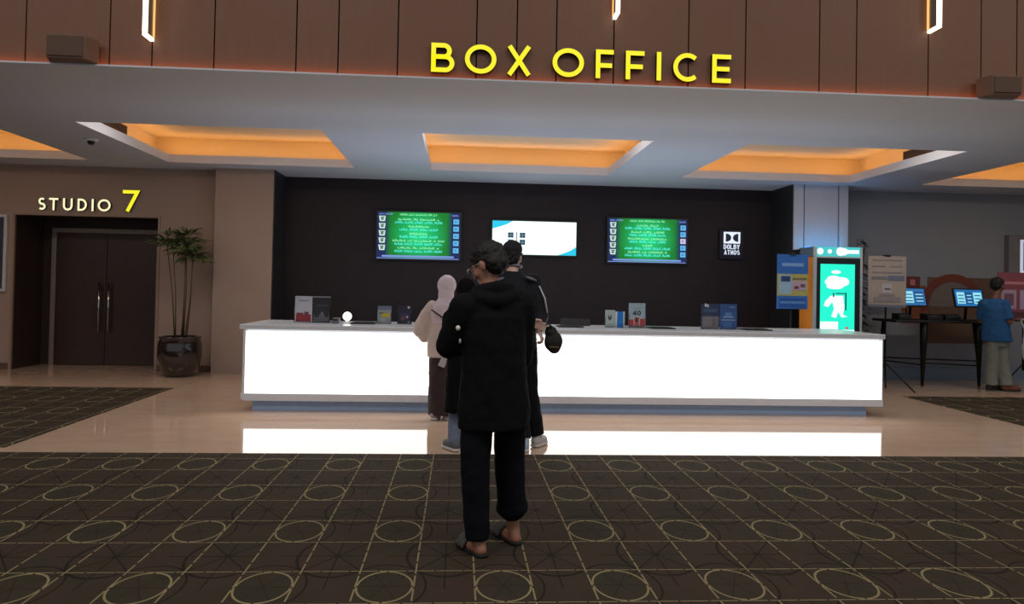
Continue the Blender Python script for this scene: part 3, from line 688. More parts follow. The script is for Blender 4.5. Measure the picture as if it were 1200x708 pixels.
# tall table with touch screens
t = thing('bar_table', 'tall black table with tapered legs under the two blue touch screens', 'table', (7.78, 11.95, 0))
MB().box(6.85, 8.68, 11.6, 12.3, 1.0, 1.04).build('tabletop', M_BLACK, t, bevel=.006)
for x, y, dx, r0 in ((7.36, 11.68, -.02, .06), (8.27, 11.68, .01, .06), (7.0, 12.2, -.14, .03), (8.55, 12.2, .12, .03)):
    MB().tube([(x, y, 1.0), (x+dx*.3, y, .7), (x+dx, y-(.0 if r0 > .04 else -.02), .001)], [r0, r0*.85, r0*.36], 14).build('leg', M_BLACKM, t, smooth=True)
for p, q in (((7.345, 11.69, .36), (8.28, 11.69, .33)), ((6.92, 12.2, .36), (7.345, 11.69, .33)), ((8.6, 12.2, .33), (8.28, 11.69, .36)), ((6.92, 12.2, .4), (8.6, 12.2, .36))):
    MB().tube([p, q], .011, 8).build('stretcher', M_BLACKM, t, smooth=True)
def touch(cx, cz, y, w_, h_, lab, seed):
    t = thing('touch_screen', lab, 'touch screen', (cx, y+.1, 1.04), 'touch screens on the tall table')
    Mx = Matrix.Translation((cx, y, cz)) @ Euler((math.radians(-14), 0, math.radians(6))).to_matrix().to_4x4()
    MB().box(-w_/2-.02, w_/2+.02, 0, .03, -h_/2-.02, h_/2+.02, Mx).build('housing', M_BLACK, t)
    MB().box(-w_/2, w_/2, -.003, 0, -h_/2, h_/2, Mx).build('display', emit('touch_blue', (30, 110, 176), .9), t)
    b = MB()
    for k, (u0, u1, c_) in enumerate(((.06, .34, 0), (.38, .62, 1), (.66, .96, 0)) if seed else ((.05, .5, 0), (.56, .95, 1))):
        b.mi = c_; b.box(-w_/2+w_*u0, -w_/2+w_*u1, -.006, -.003, -h_*.36, h_*.34, Mx)
        b.mi = 1-c_
        for q in range(3): b.box(-w_/2+w_*(u0+.04), -w_/2+w_*(u1-.04), -.008, -.006, -h_*.28+h_*.2*q, -h_*.22+h_*.2*q, Mx)
    b.build('menu_tiles', [emit('touch_pale', (150, 226, 240), 1), emit('touch_mid', (20, 80, 140), .9)], t)
    MB().tube([(cx, y+.06, cz-h_*.2), (cx, y+.1, 1.05)], .022, 10).build('stem', M_BLACKM, t, smooth=True)
    MB().box(cx-.12, cx+.12, y-.02, y+.2, 1.041, 1.055).build('base', M_BLACKM, t, bevel=.004)
touch(7.28, 1.405, 11.85, .42, .27, 'smaller blue touch screen half hidden by the beige notice poster', 0)
touch(8.22, 1.405, 11.85, .5, .27, 'blue touch screen with pale tiles in front of the arch mural, beside the boy', 1)
for x0, x1, h_, lab in ((7.42, 7.68, .1, 'black ticket printer between the two touch screens, beside the left one'), (7.72, 7.98, .1, 'black ticket printer between the two touch screens, beside the right one'), (6.95, 7.15, .1, 'black ticket printer at the left end of the tall table')):
    t = thing('ticket_printer', lab, 'printer', ((x0+x1)/2, 11.8, 1.04), 'ticket printers on the tall table')
    MB().prism([(11.68, 1.041), (11.9, 1.041), (11.9, 1.041+h_), (11.75, 1.041+h_), (11.68, 1.041+h_*.6)], x0, x1, 'x').build('case', M_BLACK, t, bevel=.01)
    MB().box((x0+x1)/2-.07, (x0+x1)/2+.02, 11.69, 11.72, 1.1, 1.112).build('slot', mat('silver_slot', (120, 124, 130), .3, .6), t)
t = thing('sign_card', 'red sign card behind the half-hidden touch screen', 'sign', (7.33, 12.1, 1.04))
MB().tube([(7.33, 12.12, 1.04), (7.33, 12.12, 1.6)], .01, 8).build('pole', M_BLACKM, t)
slab_print(t, 7.13, 7.55, 12.1, 1.5, 1.74, [(.6, .8, .4, .8, (176, 110, 110)), (.1, .5, .6, .7, (120, 50, 56))], 'card', (96, 34, 40), .01)

# ------------------------------------------------------------------ plants
M_LEAF = mat('palm_leaf', (92, 108, 62), .5, var=.35, scale=9); M_LEAF2 = mat('dark_leaf', (26, 40, 30), .5, var=.3)
M_STEM = mat('plant_stem', (84, 68, 46), .7); M_POT = mat('glossy_dark_pot', (34, 24, 24), .12, var=.1, spec=.7, coat=.6); M_SOIL = mat('soil', (30, 22, 18), .9)
def leaf(b, p, d, up, L, w_):
    d = d.normalized(); s = d.cross(up).normalized(); n = 5; L_, R_ = [], []
    for i in range(n+1):
        q = i/n; c_ = p+d*L*q-Vector((0, 0, 1))*L*.35*q*q; h = w_*math.sin(PI*min(.97, max(.06, q*.9+.05)))
        L_.append(b.b.verts.new(c_+s*h)); R_.append(b.b.verts.new(c_-s*h))
    for i in range(n): b._tag([b.b.faces.new((L_[i], R_[i], R_[i+1], L_[i+1]))])
t = thing('potted_palm', 'tall thin-stemmed palm in a glossy dark pot between the door recess and the pillar', 'potted plant', (-4.17, 11.86, 0))
MB().lathe([(.19, 0), (.25, .04), (.315, .3), (.31, .48), (.285, .56), (.3, .575), (.3, .595), (.265, .595), (.265, .55)], (-4.17, 11.86, 0), 40).build('pot', M_POT, t, smooth=True)
MB().lathe([(.266, .535), (.266, .55)], (-4.17, 11.86, 0), 32).build('soil', M_SOIL, t)
rnd = random.Random(3)
tops = []
for k in range(7):
    a = rnd.uniform(0, 2*PI); r0 = rnd.uniform(.02, .1); hgt = (2.06, 1.92, 1.8, 2.0, 1.86, 1.72, 1.96)[k]; le = rnd.uniform(.05, .16)
    p0 = Vector((-4.17+r0*math.cos(a), 11.86+r0*math.sin(a), .54)); p1 = p0+Vector((le*math.cos(a)-.02, le*math.sin(a)*.6, hgt-.54))
    MB().tube([p0, p0.lerp(p1, .5)+Vector((.02, 0, 0)), p1], [.010, .008, .006], 8).build('stem', M_STEM, t, smooth=True)
    tops.append((p1, hgt))
for p1, hgt in tops:
    nf = 8
    for k in range(nf):
        a = 2*PI*k/nf+rnd.uniform(-.4, .4); el = rnd.uniform(-.15, .8); ln = rnd.uniform(.12, .27)
        d = Vector((.82*math.cos(a)*math.cos(el), math.sin(a)*math.cos(el)*.45, math.sin(el)))
        q = p1+d*ln
        b = MB(); b.tube([p1, q], [.005, .004], 6)
        s = d.cross(Vector((0, 0, 1))).normalized()
        for j in range(11):
            f = (j-5)/5*1.3
            leaf(b, q, (d*math.cos(f)+s*math.sin(f)), Vector((0, 0, 1)), rnd.uniform(.18, .26), .017)
        b.build('frond', M_LEAF, t, clean=False)
t = thing('potted_shrub', 'dark leafy shrub standing behind the kiosk and the beige notice', 'potted plant', (6.1, 11.5, 0))
MB().lathe([(.14, 0), (.19, .3), (.2, .34), (.17, .34), (.17, .31)], (6.1, 11.5, 0)).build('pot', M_BLACK, t, smooth=True)
MB().lathe([(.171, .29), (.171, .31)], (6.1, 11.5, 0)).build('soil', M_SOIL, t)
for k in range(4):
    p0 = Vector((6.1+rnd.uniform(-.06, .06), 11.5+rnd.uniform(-.05, .05), .3)); p1 = p0+Vector((rnd.uniform(-.1, .16), rnd.uniform(-.1, .1), 1.7+.1*k))
    MB().tube([p0, p1], [.012, .006], 8).build('stem', M_STEM, t, smooth=True)
    b = MB()
    for j in range(75):
        q = p0.lerp(p1, rnd.uniform(.3, 1.0)); a = rnd.uniform(0, 2*PI)
        leaf(b, q+Vector((math.cos(a)*.05, math.sin(a)*.05, 0)), Vector((math.cos(a), math.sin(a), rnd.uniform(-.3, .5))), Vector((0, 0, 1)), rnd.uniform(.1, .18), .025)
    b.build('foliage', M_LEAF2, t, clean=False)

# ------------------------------------------------------------------ people
def organic(mb, name, m, parent=None, base=None, voxel=.01, smooth=4, fold=0, paint=(), grain=.11):
    """fuse overlapping forms into one continuous smooth surface"""
    o = mb.build(name, m, parent, base=base)
    r = o.modifiers.new('fuse', 'REMESH'); r.mode = 'VOXEL'; r.voxel_size = voxel; r.use_smooth_shade = True
    s = o.modifiers.new('soft', 'SMOOTH'); s.factor = .5; s.iterations = smooth
    if fold:
        tx = bpy.data.textures.get('folds%g' % grain) or bpy.data.textures.new('folds%g' % grain, 'CLOUDS'); tx.noise_scale = grain
        d_ = o.modifiers.new('folds', 'DISPLACE'); d_.texture = tx; d_.strength = fold; d_.mid_level = .5
    dg = bpy.context.evaluated_depsgraph_get(); me = bpy.data.meshes.new_from_object(o.evaluated_get(dg))
    o.modifiers.clear(); old = o.data; o.data = me; bpy.data.meshes.remove(old); me.name = name
    for p in me.polygons: p.use_smooth = True
    if paint:
        w = WL[o]
        for p in me.polygons:
            c_ = p.center+w
            for (q, r_, i) in paint:
                if (c_-q).length < r_: p.material_index = i
    return o
def head_forms(b, c_, yaw, pitch=0, s=1.0, roll=0):
    """adult head, face toward +y before turning; c_ is the head's centre"""
    R = Euler((pitch, roll, yaw)).to_matrix(); c_ = Vector(c_)
    def e(x, y, z, rx, ry, rz): b.ell(c_+R @ Vector((x, y, z))*s, (rx*s, ry*s, rz*s), R)
    e(0, -.012, .035, .076, .095, .082); e(0, .03, -.035, .06, .062, .078); e(0, .064, -.09, .03, .026, .022); e(0, .03, -.07, .05, .05, .04)
    e(0, .1, -.022, .013, .02, .02); e(0, .09, .0, .009, .016, .03); e(0, .076, .02, .05, .02, .012); e(0, .086, -.058, .023, .011, .006); e(0, .084, -.07, .02, .011, .007)
    for q in (-1, 1):
        e(q*.076, -.005, -.008, .012, .02, .032); e(q*.04, .058, -.03, .03, .028, .026); e(q*.031, .078, .003, .014, .012, .008)
    pt = [(c_+R @ Vector((q*.031, .09, .003))*s, .011*s, 1) for q in (-1, 1)]+[(c_+R @ Vector((0, .097, -.064))*s, .015*s, 2)]
    return R, pt
def hand_forms(b, w_, d, n, thumb, curl=.5, s=1.0):
    """palm and five fingers from the wrist w_ along d; n points out of the palm; thumb = +1/-1 side"""
    w_ = Vector(w_); d = Vector(d).normalized(); n = Vector(n); n = (n-d*n.dot(d)).normalized(); a = d.cross(n).normalized()*thumb
    for q in (-.026, -.009, .009, .026): b.chain([w_+a*q*.6*s, w_+(d*.085+a*q)*s], [.014*s, .0125*s])
    for i, (q, L) in enumerate(((.028, .068), (.0095, .078), (-.0095, .072), (-.027, .056))):
        p = w_+(d*.085+a*q)*s; ang = 0; P = [p]
        dd = (d+a*q*4).normalized()
        for k, f in enumerate((.45, .32, .23)):
            ang += curl*(.8 if k == 0 else 1.0); p = p+(dd*math.cos(ang)+n*math.sin(ang))*L*f*s; P.append(p)
        b.chain(P, [.0095*s, .009*s, .0082*s, .007*s], n=10)
    p = w_+(d*.02+a*.024)*s; P = [p, p+(d*.035+a*.022+n*.012)*s, p+(d*.062+a*.03+n*.022)*s, p+(d*.08+a*.03+n*.034)*s]
    b.chain(P, [.014*s, .0125*s, .0105*s, .008*s], n=10)
EYE = mat('eye_dark', (30, 24, 22), .3); LIPM = mat('lip', (120, 66, 58), .5)
SKIN = {k: mat('skin_'+k, c_, .55, var=.08, scale=20) for k, c_ in (('tan', (150, 104, 82)), ('fair', (206, 170, 156)), ('brown', (116, 78, 60)))}
def mid(a, b_, f=.5): return Vector(a).lerp(Vector(b_), f)
def body(name_label, J, skin, yaw, hyaw, hpitch, voxel=.007, scale=1.0, hands=True, bare_feet=False, hs=1.0):
    """one continuous figure through the joints J"""
    b = MB(); s = scale
    pc = mid(J['hipL'], J['hipR']); sc_ = mid(J['shL'], J['shR'])
    sw = (Vector(J['shL'])-Vector(J['shR'])).length/2
    R_ = []
    for f, a, d_ in ((-.06, .11, .09), (.08, .15, .105), (.3, .13, .09), (.55, .14, .098), (.8, .155, .1), (.95, sw*.9, .075), (1.04, sw*.55, .06), (1.1, .055, .055)):
        p = pc+(sc_-pc)*f; R_.append((p.x, p.y, p.z, a*s, d_*s))
    b.loft(R_, yaw)
    hc = Vector(J['head']); nk = sc_+(hc-sc_)*.15
    b.chain([nk, hc+Vector((0, 0, -.06))], [.056*s, .052*s])
    R, pt = head_forms(b, hc, hyaw, hpitch, hs)
    for q in 'LR':
        b.chain([J['sh'+q], J['el'+q], J['wr'+q]], [.05*s, .04*s, .026*s])
        if hands: hand_forms(b, J['wr'+q], *J['hand'+q])
        b.chain([J['hip'+q], J['kn'+q], J['an'+q]], [.078*s, .053*s, .036*s])
        an, toe = Vector(J['an'+q]), Vector(J['toe'+q]); fd = (toe-an); fd.z = 0; L = fd.length; fd.normalize()
        heel = Vector((an.x, an.y, .034))-fd*.03
        b.chain([an, heel], [.035*s, .032*s])
        b.chain([heel, Vector((an.x, an.y, .03))+fd*(L*.7), Vector((an.x, an.y, .022))+fd*L], [.032, .034, .02])
    o = organic(b, 'person', [skin, EYE, LIPM], None, base=(pc.x, pc.y, 0), voxel=voxel, smooth=3, paint=pt)
    tag(o, name_label, 'person'); return o, R
def hair_cap(o, c_, R, s, m, back=.0, name='hair', low=-.03):
    b = MB(); c_ = Vector(c_)
    def e(x, y, z, rx, ry, rz): b.ell(c_+R @ Vector((x, y, z))*s, (rx*s, ry*s, rz*s), R)
    e(0, -.02, .047, .085, .1, .083); e(0, -.05, .0, .078, .066, .075); e(0, .035, .08, .058, .045, .03)
    e(.06, -.02, .03, .024, .05, .05); e(-.06, -.02, .03, .024, .05, .05); e(.03, .058, .066, .032, .026, .022); e(-.03, .058, .066, .032, .026, .022)
    return organic(b, name, m, o, voxel=.006, smooth=7, fold=.022, grain=.035)
def shoe(o, an, toe, m_up, m_sole, name='shoe', L=None):
    an, toe = Vector(an), Vector(toe); fd = toe-an; fd.z = 0; L = fd.length; fd.normalize(); s = Vector((-fd.y, fd.x, 0))
    b = MB(); z0 = .012
    def pt(f, q, z): return Vector((an.x, an.y, z))+fd*f+s*q
    b.chain([pt(-.035, 0, .055), pt(L*.45, 0, .052), pt(L*.8, 0, .04), pt(L, 0, .034)], [.045, .047, .046, .03])
    b.chain([pt(-.02, 0, .06), pt(-.005, 0, .105)], [.048, .046])
    sh = organic(b, name, m_up, o, voxel=.007, smooth=3)
    pl = []
    for (f, h) in ((-.075, .02), (-.06, .04), (0, .046), (L*.5, .05), (L*.85, .05), (L+.02, .03), (L+.035, .012)): pl.append((f, h))
    P = [pt(f, h, 0) for f, h in pl]+[pt(f, -h, 0) for f, h in reversed(pl)]
    MB().prism([(p.x, p.y) for p in P], .006, .03, 'z').build('sole', m_sole, sh, bevel=.006)
    return sh

BLKCLOTH = mat('black_jacket_cloth', (7, 8, 12), .9, var=.2, scale=30, spec=.2); NAVYCLOTH = mat('navy_black_trousers', (7, 9, 17), .9, spec=.2)
HAIR = mat('black_hair', (9, 9, 12), .7, var=.3, scale=60)

# --- 1: man in front, back to us, looking down to his left
YA = .42
J = dict(hipL=(.125, 4.1, .84), hipR=(.295, 4.17, .84), knL=(.115, 4.09, .46), knR=(.29, 4.24, .46), anL=(.128, 4.075, .085), anR=(.325, 4.265, .09),
         toeL=(.045, 4.235, 0), toeR=(.25, 4.44, 0), shL=(.03, 4.07, 1.3), shR=(.335, 4.19, 1.32), elL=(-.045, 4.14, 1.1), elR=(.35, 4.25, 1.04), wrL=(.02, 4.36, 1.14), wrR=(.27, 4.42, 1.06),
         head=(.158, 4.17, 1.535), handL=((.3, .9, .25), (.4, -.2, .9), 1, .5), handR=((-.6, .75, .2), (.2, .2, .9), -1, .5))
o, R = body('man in a black hooded jacket and sandals standing on the patterned carpet, back to us', J, SKIN['tan'], YA*.7, .95, -.42, voxel=.006, hs=1.0)
hair_cap(o, J['head'], R, 1.0, HAIR)
b = MB(); pc = mid(J['hipL'], J['hipR']); sc_ = mid(J['shL'], J['shR'])
b.loft([(.2, 4.13, .66, .2, .15), (.2, 4.13, .75, .2, .15), (.195, 4.13, .95, .182, .145), (.188, 4.13, 1.12, .18, .145), (.185, 4.13, 1.25, .185, .14), (.186, 4.135, 1.33, .172, .112), (.19, 4.14, 1.385, .11, .09), (.185, 4.15, 1.42, .075, .075)], .28)
b.chain([J['shL'], J['elL'], mid(J['elL'], J['wrL'], .92)], [.085, .075, .058], True); b.chain([J['shR'], J['elR'], mid(J['elR'], J['wrR'], .92)], [.085, .072, .055], True)
b.chain([(.08, 4.06, 1.36), (.2, 4.03, 1.34), (.29, 4.1, 1.375)], [.035, .045, .035])          # folded hood
b.chain([(.1, 4.1, 1.395), (.2, 4.05, 1.41), (.275, 4.12, 1.405)], [.035, .04, .035])
organic(b, 'jacket', BLKCLOTH, o, voxel=.009, smooth=4, fold=.02)
b = MB()
b.loft([(.2, 4.13, .66, .15, .12), (.21, 4.135, .8, .17, .13), (.2, 4.13, .93, .16, .12)], .28)
b.chain([(.112, 4.1, .8), (.102, 4.08, .45), (.124, 4.075, .085)], [.092, .08, .066], True); b.chain([(.298, 4.17, .8), (.294, 4.235, .46), (.32, 4.26, .17)], [.095, .084, .08], True)
b.chain([(.318, 4.26, .21), (.318, 4.26, .175)], [.088, .09], True)
organic(b, 'trousers', NAVYCLOTH, o, voxel=.009, smooth=3, fold=.014)
b = MB(); b.chain([(.145, 4.22, 1.405), (.255, 4.19, 1.42)], [.012, .012]); b.chain([(.24, 4.12, 1.425), (.27, 4.17, 1.43)], [.008, .008])
organic(b, 'shirt_collar', mat('white_collar', (170, 170, 172), .7), o, voxel=.004, smooth=1)
b = MB(); hc = Vector(J['head'])
def hp(x, y, z): return hc+R @ Vector((x, y, z))
for q in (-1, 1):
    b.tube([hp(q*.033+.024*math.cos(2*PI*k/14), .108, .004+.019*math.sin(2*PI*k/14)) for k in range(15)], .002, 6)
    b.tube([hp(q*.057, .106, .008), hp(q*.082, .06, .01), hp(q*.084, -.01, .01)], .002, 6)
b.tube([hp(-.01, .11, .006), hp(.01, .11, .006)], .002, 6)
b.build('glasses', M_CHROME, o, smooth=True)
b = MB(); b.ell((-.008, 3.99, 1.205), (.011, .004, .015)); b.ell((-.0, 4.02, 1.135), (.006, .004, .015))
# sleeve badges sit on the left sleeve
bd = MB(); bd.ell((-.002, 3.995, 1.2), (.012, .016, .014)); bd.build('sleeve_badge', mat('white_badge', (225, 220, 205), .6), o, smooth=True)
bd = MB(); bd.ell((.01, 4.03, 1.13), (.007, .02, .014)); bd.build('sleeve_badge', mat('grey_badge', (170, 168, 165), .6), o, smooth=True)
b.b.free()
M_SAND = mat('black_sandal', (16, 15, 16), .7); M_SANDG = mat('grey_pattern_strap', (74, 70, 66), .7, var=.6, scale=60)
for an, toe in ((J['anL'], J['toeL']), (J['anR'], J['toeR'])):
    an, toe = Vector(an), Vector(toe); fd = toe-an; fd.z = 0; L = fd.length; fd.normalize(); s = Vector((-fd.y, fd.x, 0))
    pl = ((-.075, .018), (-.055, .036), (.0, .042), (L*.5, .046), (L*.85, .05), (L+.03, .034), (L+.045, .012))
    P = [Vector((an.x, an.y, 0))+fd*f+s*h for f, h in pl]+[Vector((an.x, an.y, 0))+fd*f-s*h for f, h in reversed(pl)]
    sd = MB().prism([(p.x, p.y) for p in P], .006, .022, 'z').build('sandal', M_SAND, o, bevel=.005)
    b = MB()
    for f0 in (L*.45, L*.6, L*.75): b.tube([Vector((an.x, an.y, .02))+fd*f0+s*(.05*math.cos(a))+Vector((0, 0, .052*math.sin(a))) for a in [PI*k/10 for k in range(11)]], .013, 8)
    b.build('sandal_strap', M_SANDG, sd, smooth=True)

# --- 2: woman in long black coat behind him
J = dict(hipL=(0.0, 6.66, .75), hipR=(.15, 6.66, .75), knL=(-.01, 6.66, .42), knR=(.16, 6.66, .42), anL=(-.015, 6.66, .085), anR=(.17, 6.68, .085), toeL=(-.09, 6.8, 0), toeR=(.12, 6.83, 0),
         shL=(-.07, 6.64, 1.16), shR=(.17, 6.66, 1.16), elL=(-.1, 6.7, .93), elR=(.19, 6.76, .93), wrL=(-.03, 6.86, .98), wrR=(.12, 6.92, .98), head=(.06, 6.68, 1.37), handL=((.3, .9, .1), (0, 0, 1), 1, .6), handR=((-.3, .9, .1), (0, 0, 1), -1, .6))
o, R = body('woman in black coat and pale jeans, mostly hidden behind the man in sandals', J, SKIN['tan'], .1, .2, 0, voxel=.008, scale=.88, hs=.95)
BLK2 = mat('black_coat_cloth', (9, 8, 10), .9, spec=.15)
b = MB(); b.loft([(.065, 6.66, .34, .18, .15), (.065, 6.66, .6, .17, .145), (.06, 6.66, .85, .15, .135), (.055, 6.65, 1.08, .155, .13), (.055, 6.65, 1.2, .12, .1), (.07, 6.66, 1.25, .07, .07)], .1)
b.chain([J['shL'], J['elL'], J['wrL']], [.065, .065, .055], True); b.chain([J['shR'], J['elR'], J['wrR']], [.065, .065, .055], True)
organic(b, 'coat', BLK2, o, voxel=.01, smooth=4, fold=.015)
b = MB(); b.ell((.06, 6.665, 1.385), (.092, .105, .115)); b.loft([(.06, 6.65, 1.08, .19, .14), (.06, 6.655, 1.18, .15, .13), (.06, 6.66, 1.27, .085, .095), (.06, 6.665, 1.36, .085, .1)], .1)
organic(b, 'headscarf', BLK2, o, voxel=.009, smooth=4, fold=.012)
JEAN = mat('pale_blue_jeans', (112, 124, 148), .85, var=.25, scale=40)
b = MB(); b.chain([(0.0, 6.66, .7), (-.01, 6.66, .42), (-.02, 6.66, .075)], [.075, .06, .055], True); b.chain([(.15, 6.66, .7), (.16, 6.66, .42), (.17, 6.68, .075)], [.075, .06, .055], True)
organic(b, 'jeans', JEAN, o, voxel=.009, smooth=2, fold=.02)
for q in 'LR': shoe(o, J['an'+q], J['toe'+q], mat('grey_sneaker', (84, 88, 98), .7), mat('white_rubber', (190, 186, 180), .6))

# --- 3: tall man with cap, hands behind his back
J = dict(hipL=(.45, 6.9, .93), hipR=(.62, 6.92, .93), knL=(.52, 6.8, .5), knR=(.64, 6.92, .5), anL=(.6, 6.66, .085), anR=(.72, 6.87, .085), toeL=(.595, 6.6, 0), toeR=(.77, 6.78, 0),
         shL=(.3, 6.9, 1.47), shR=(.66, 6.92, 1.47), elL=(.36, 6.78, 1.18), elR=(.735, 6.86, 1.17), wrL=(.615, 6.665, 1.115), wrR=(.7, 6.72, 1.05), head=(.48, 6.98, 1.7),
         handL=((.95, -.05, -.22), (0, -1, -.25), -1, .28), handR=((.3, -.2, -.6), (-.9, .3, -.1), 1, .9))
J['toeL'] = (.61, 6.53, 0); J['toeR'] = (.79, 6.76, 0)
J['toeL'] = (.6, 6.86, 0); J['anL'] = (.59, 6.66, .085); J['toeR'] = (.8, 7.0, 0); J['anR'] = (.725, 6.86, .085)
o, R = body('tall man in cap and black jacket holding a black bag behind his back', J, SKIN['fair'], .1, -.35, 0, voxel=.006, hs=1.0)
hair_cap(o, (J['head'][0], J['head'][1], J['head'][2]-.012), R, 1.0, HAIR)
hc = Vector(J['head']); CAP = mat('dark_cap', (16, 17, 28), .8)
b = MB(); b.ell(hc+R @ Vector((0, -.012, .07)), (.092, .112, .085), R); b.ell(hc+R @ Vector((0, .11, .035)), (.07, .075, .014), R)
organic(b, 'cap', CAP, o, voxel=.007, smooth=2)
b = MB(); b.tube([hc+R @ Vector((.082*math.cos(a), .01+.085*math.sin(a), -.085-.01*math.sin(a))) for a in [2*PI*k/24 for k in range(25)]], .011, 8)
b.build('collar', mat('grey_collar', (128, 126, 134), .7), o, smooth=True)
JK = mat('charcoal_jacket', (15, 16, 24), .75, var=.2, spec=.3)
b = MB(); b.loft([(.53, 6.9, .86, .19, .135), (.52, 6.9, 1.0, .185, .14), (.5, 6.9, 1.2, .185, .14), (.485, 6.9, 1.36, .205, .135), (.48, 6.91, 1.47, .2, .11), (.48, 6.93, 1.53, .12, .085), (.48, 6.95, 1.57, .075, .075)], .08)
b.chain([J['shL'], J['elL'], mid(J['elL'], J['wrL'], .86)], [.085, .075, .055], True); b.chain([J['shR'], J['elR'], mid(J['elR'], J['wrR'], .9)], [.085, .072, .055], True)
organic(b, 'jacket', JK, o, voxel=.009, smooth=4, fold=.018)
b = MB()
b.tube([(.715, 6.84, 1.44), (.765, 6.81, 1.33), (.787, 6.79, 1.2)], .007, 6); b.build('sleeve_piping', mat('white_piping', (196, 196, 204), .6), o, smooth=True)
b = MB(); b.ell((.64, 6.825, 1.5), (.055, .03, .016), Euler((0, .35, 0)).to_matrix()); b.build('shoulder_patch', mat('pale_shoulder_patch', (104, 102, 110), .6), o, smooth=True)
b = MB(); b.ell((.36, 6.825, 1.49), (.045, .03, .016), Euler((0, -.35, 0)).to_matrix()); b.build('shoulder_patch', mat('pale_shoulder_patch', (104, 102, 110), .6), o, smooth=True)
b = MB(); wv = Vector(J['wrL']); dv = Vector(J['handL'][0]).normalized()
b.tube([wv+dv*.002, wv+dv*.02], [.034, .034], 14); b.build('wristband', M_BLACK, o, smooth=True)
b = MB(); b.loft([(.53, 6.9, .82, .165, .12), (.53, 6.9, 1.0, .165, .12)], .08)
b.chain([(.46, 6.9, .92), (.52, 6.8, .5), (.585, 6.665, .1)], [.1, .082, .07], True); b.chain([(.615, 6.91, .92), (.645, 6.9, .5), (.715, 6.86, .1)], [.1, .085, .076], True)
organic(b, 'trousers', mat('black_trousers', (9, 10, 15), .9, spec=.2), o, voxel=.009, smooth=3, fold=.014)
shoe(o, J['anL'], J['toeL'], mat('pale_blue_sneaker', (150, 176, 196), .7), mat('white_rubber', (190, 186, 180), .6))['label'] = 'pale blue sneaker'
shoe(o, J['anR'], J['toeR'], mat('white_grey_sneaker', (170, 168, 170), .7), mat('white_rubber', (190, 186, 180), .6))
t = thing('shoulder_bag', 'small black bag held behind his back by the tall man in cap', 'bag', (.82, 6.66, .85))
b = MB(); b.ell((.84, 6.745, .95), (.085, .055, .1)); b.ell((.82, 6.745, 1.03), (.06, .045, .06)); b.ell((.85, 6.745, .9), (.06, .05, .06))
organic(b, 'pouch', mat('black_bag_cloth', (14, 14, 17), .7), t, voxel=.008, smooth=3, fold=.015)
b = MB(); b.tube([(.79, 6.735, 1.04), (.77, 6.7, 1.09), (.78, 6.69, 1.11), (.81, 6.7, 1.09), (.83, 6.735, 1.04)], .009, 8); b.build('strap', M_BLACK, t, smooth=True)
b = MB(); b.box(.8, .88, 6.688, 6.694, .9, .912); b.build('zip', mat('brass_zip', (120, 104, 66), .4, .6), t)

# --- 4: woman in pale headscarf at the counter
J = dict(hipL=(-.24, 8.25, .78), hipR=(-.1, 8.25, .78), knL=(-.235, 8.24, .43), knR=(-.1, 8.24, .43), anL=(-.235, 8.22, .085), anR=(-.09, 8.24, .085), toeL=(-.21, 8.4, 0), toeR=(-.02, 8.4, 0),
         shL=(-.28, 8.26, 1.2), shR=(-.04, 8.2, 1.2), elL=(-.4, 8.3, .98), elR=(0.0, 8.24, .97), wrL=(-.27, 8.42, 1.03), wrR=(-.08, 8.4, 1.06), head=(-.14, 8.27, 1.415), handL=((.8, .5, .3), (0, .3, 1), -1, .7), handR=((-.5, .5, .6), (0, -.3, 1), 1, .7))
o, R = body('woman in pale headscarf, beige wide-sleeved blouse and dark skirt at the counter front', J, SKIN['fair'], -.25, -.75, -.1, voxel=.008, scale=.88, hs=.95)
SCARF = mat('pale_lilac_scarf', (204, 190, 200), .85, var=.14, scale=25); BLOUSE = mat('beige_blouse', (196, 180, 174), .85)
b = MB()
b.loft([(-.2, 8.25, .66, .125, .12), (-.2, 8.25, .8, .13, .12), (-.18, 8.24, 1.0, .14, .12), (-.165, 8.235, 1.17, .14, .11), (-.16, 8.24, 1.25, .09, .08)], -.25)
b.chain([J['shL'], (-.35, 8.28, 1.08), (-.4, 8.3, .95)], [.07, .08, .09]); b.chain([(-.4, 8.3, .97), (-.36, 8.3, .88)], [.085, .07]); b.chain([J['elL'], mid(J['elL'], J['wrL'], .8)], [.08, .075], True)
b.chain([J['shR'], J['elR'], mid(J['elR'], J['wrR'], .8)], [.065, .07, .07], True)
organic(b, 'blouse', BLOUSE, o, voxel=.009, smooth=4, fold=.02)
b = MB(); b.ell((-.135, 8.265, 1.43), (.103, .11, .117)); b.ell((-.135, 8.26, 1.35), (.085, .09, .09))
b.loft([(-.17, 8.22, 1.02, .12, .11), (-.17, 8.22, 1.12, .135, .12), (-.165, 8.23, 1.22, .115, .115), (-.14, 8.25, 1.29, .085, .095), (-.138, 8.26, 1.38, .085, .1)], -.3)
organic(b, 'headscarf', SCARF, o, voxel=.009, smooth=4, fold=.014)
b = MB(); b.tube([(-.285, 8.14, 1.17), (-.24, 8.085, 1.14), (-.18, 8.075, 1.1), (-.11, 8.09, 1.06)], .009, 8); b.build('bag_strap', mat('dark_strap', (44, 26, 30), .7), o, smooth=True)
b = MB(); b.loft([(-.165, 8.24, .05, .145, .12), (-.17, 8.24, .3, .14, .12), (-.18, 8.25, .6, .13, .12), (-.18, 8.25, .78, .12, .11)], -.2)
organic(b, 'skirt', mat('dark_maroon_skirt', (48, 34, 36), .9), o, voxel=.01, smooth=3, fold=.02)
for q in 'LR': shoe(o, J['an'+q], J['toe'+q], mat('mauve_shoe', (150, 132, 140), .7), mat('white_rubber', (190, 186, 180), .6))
b = MB(); Mx = Matrix.Translation((-.14, 8.09, .655)) @ Euler((0, .42, .3)).to_matrix().to_4x4()
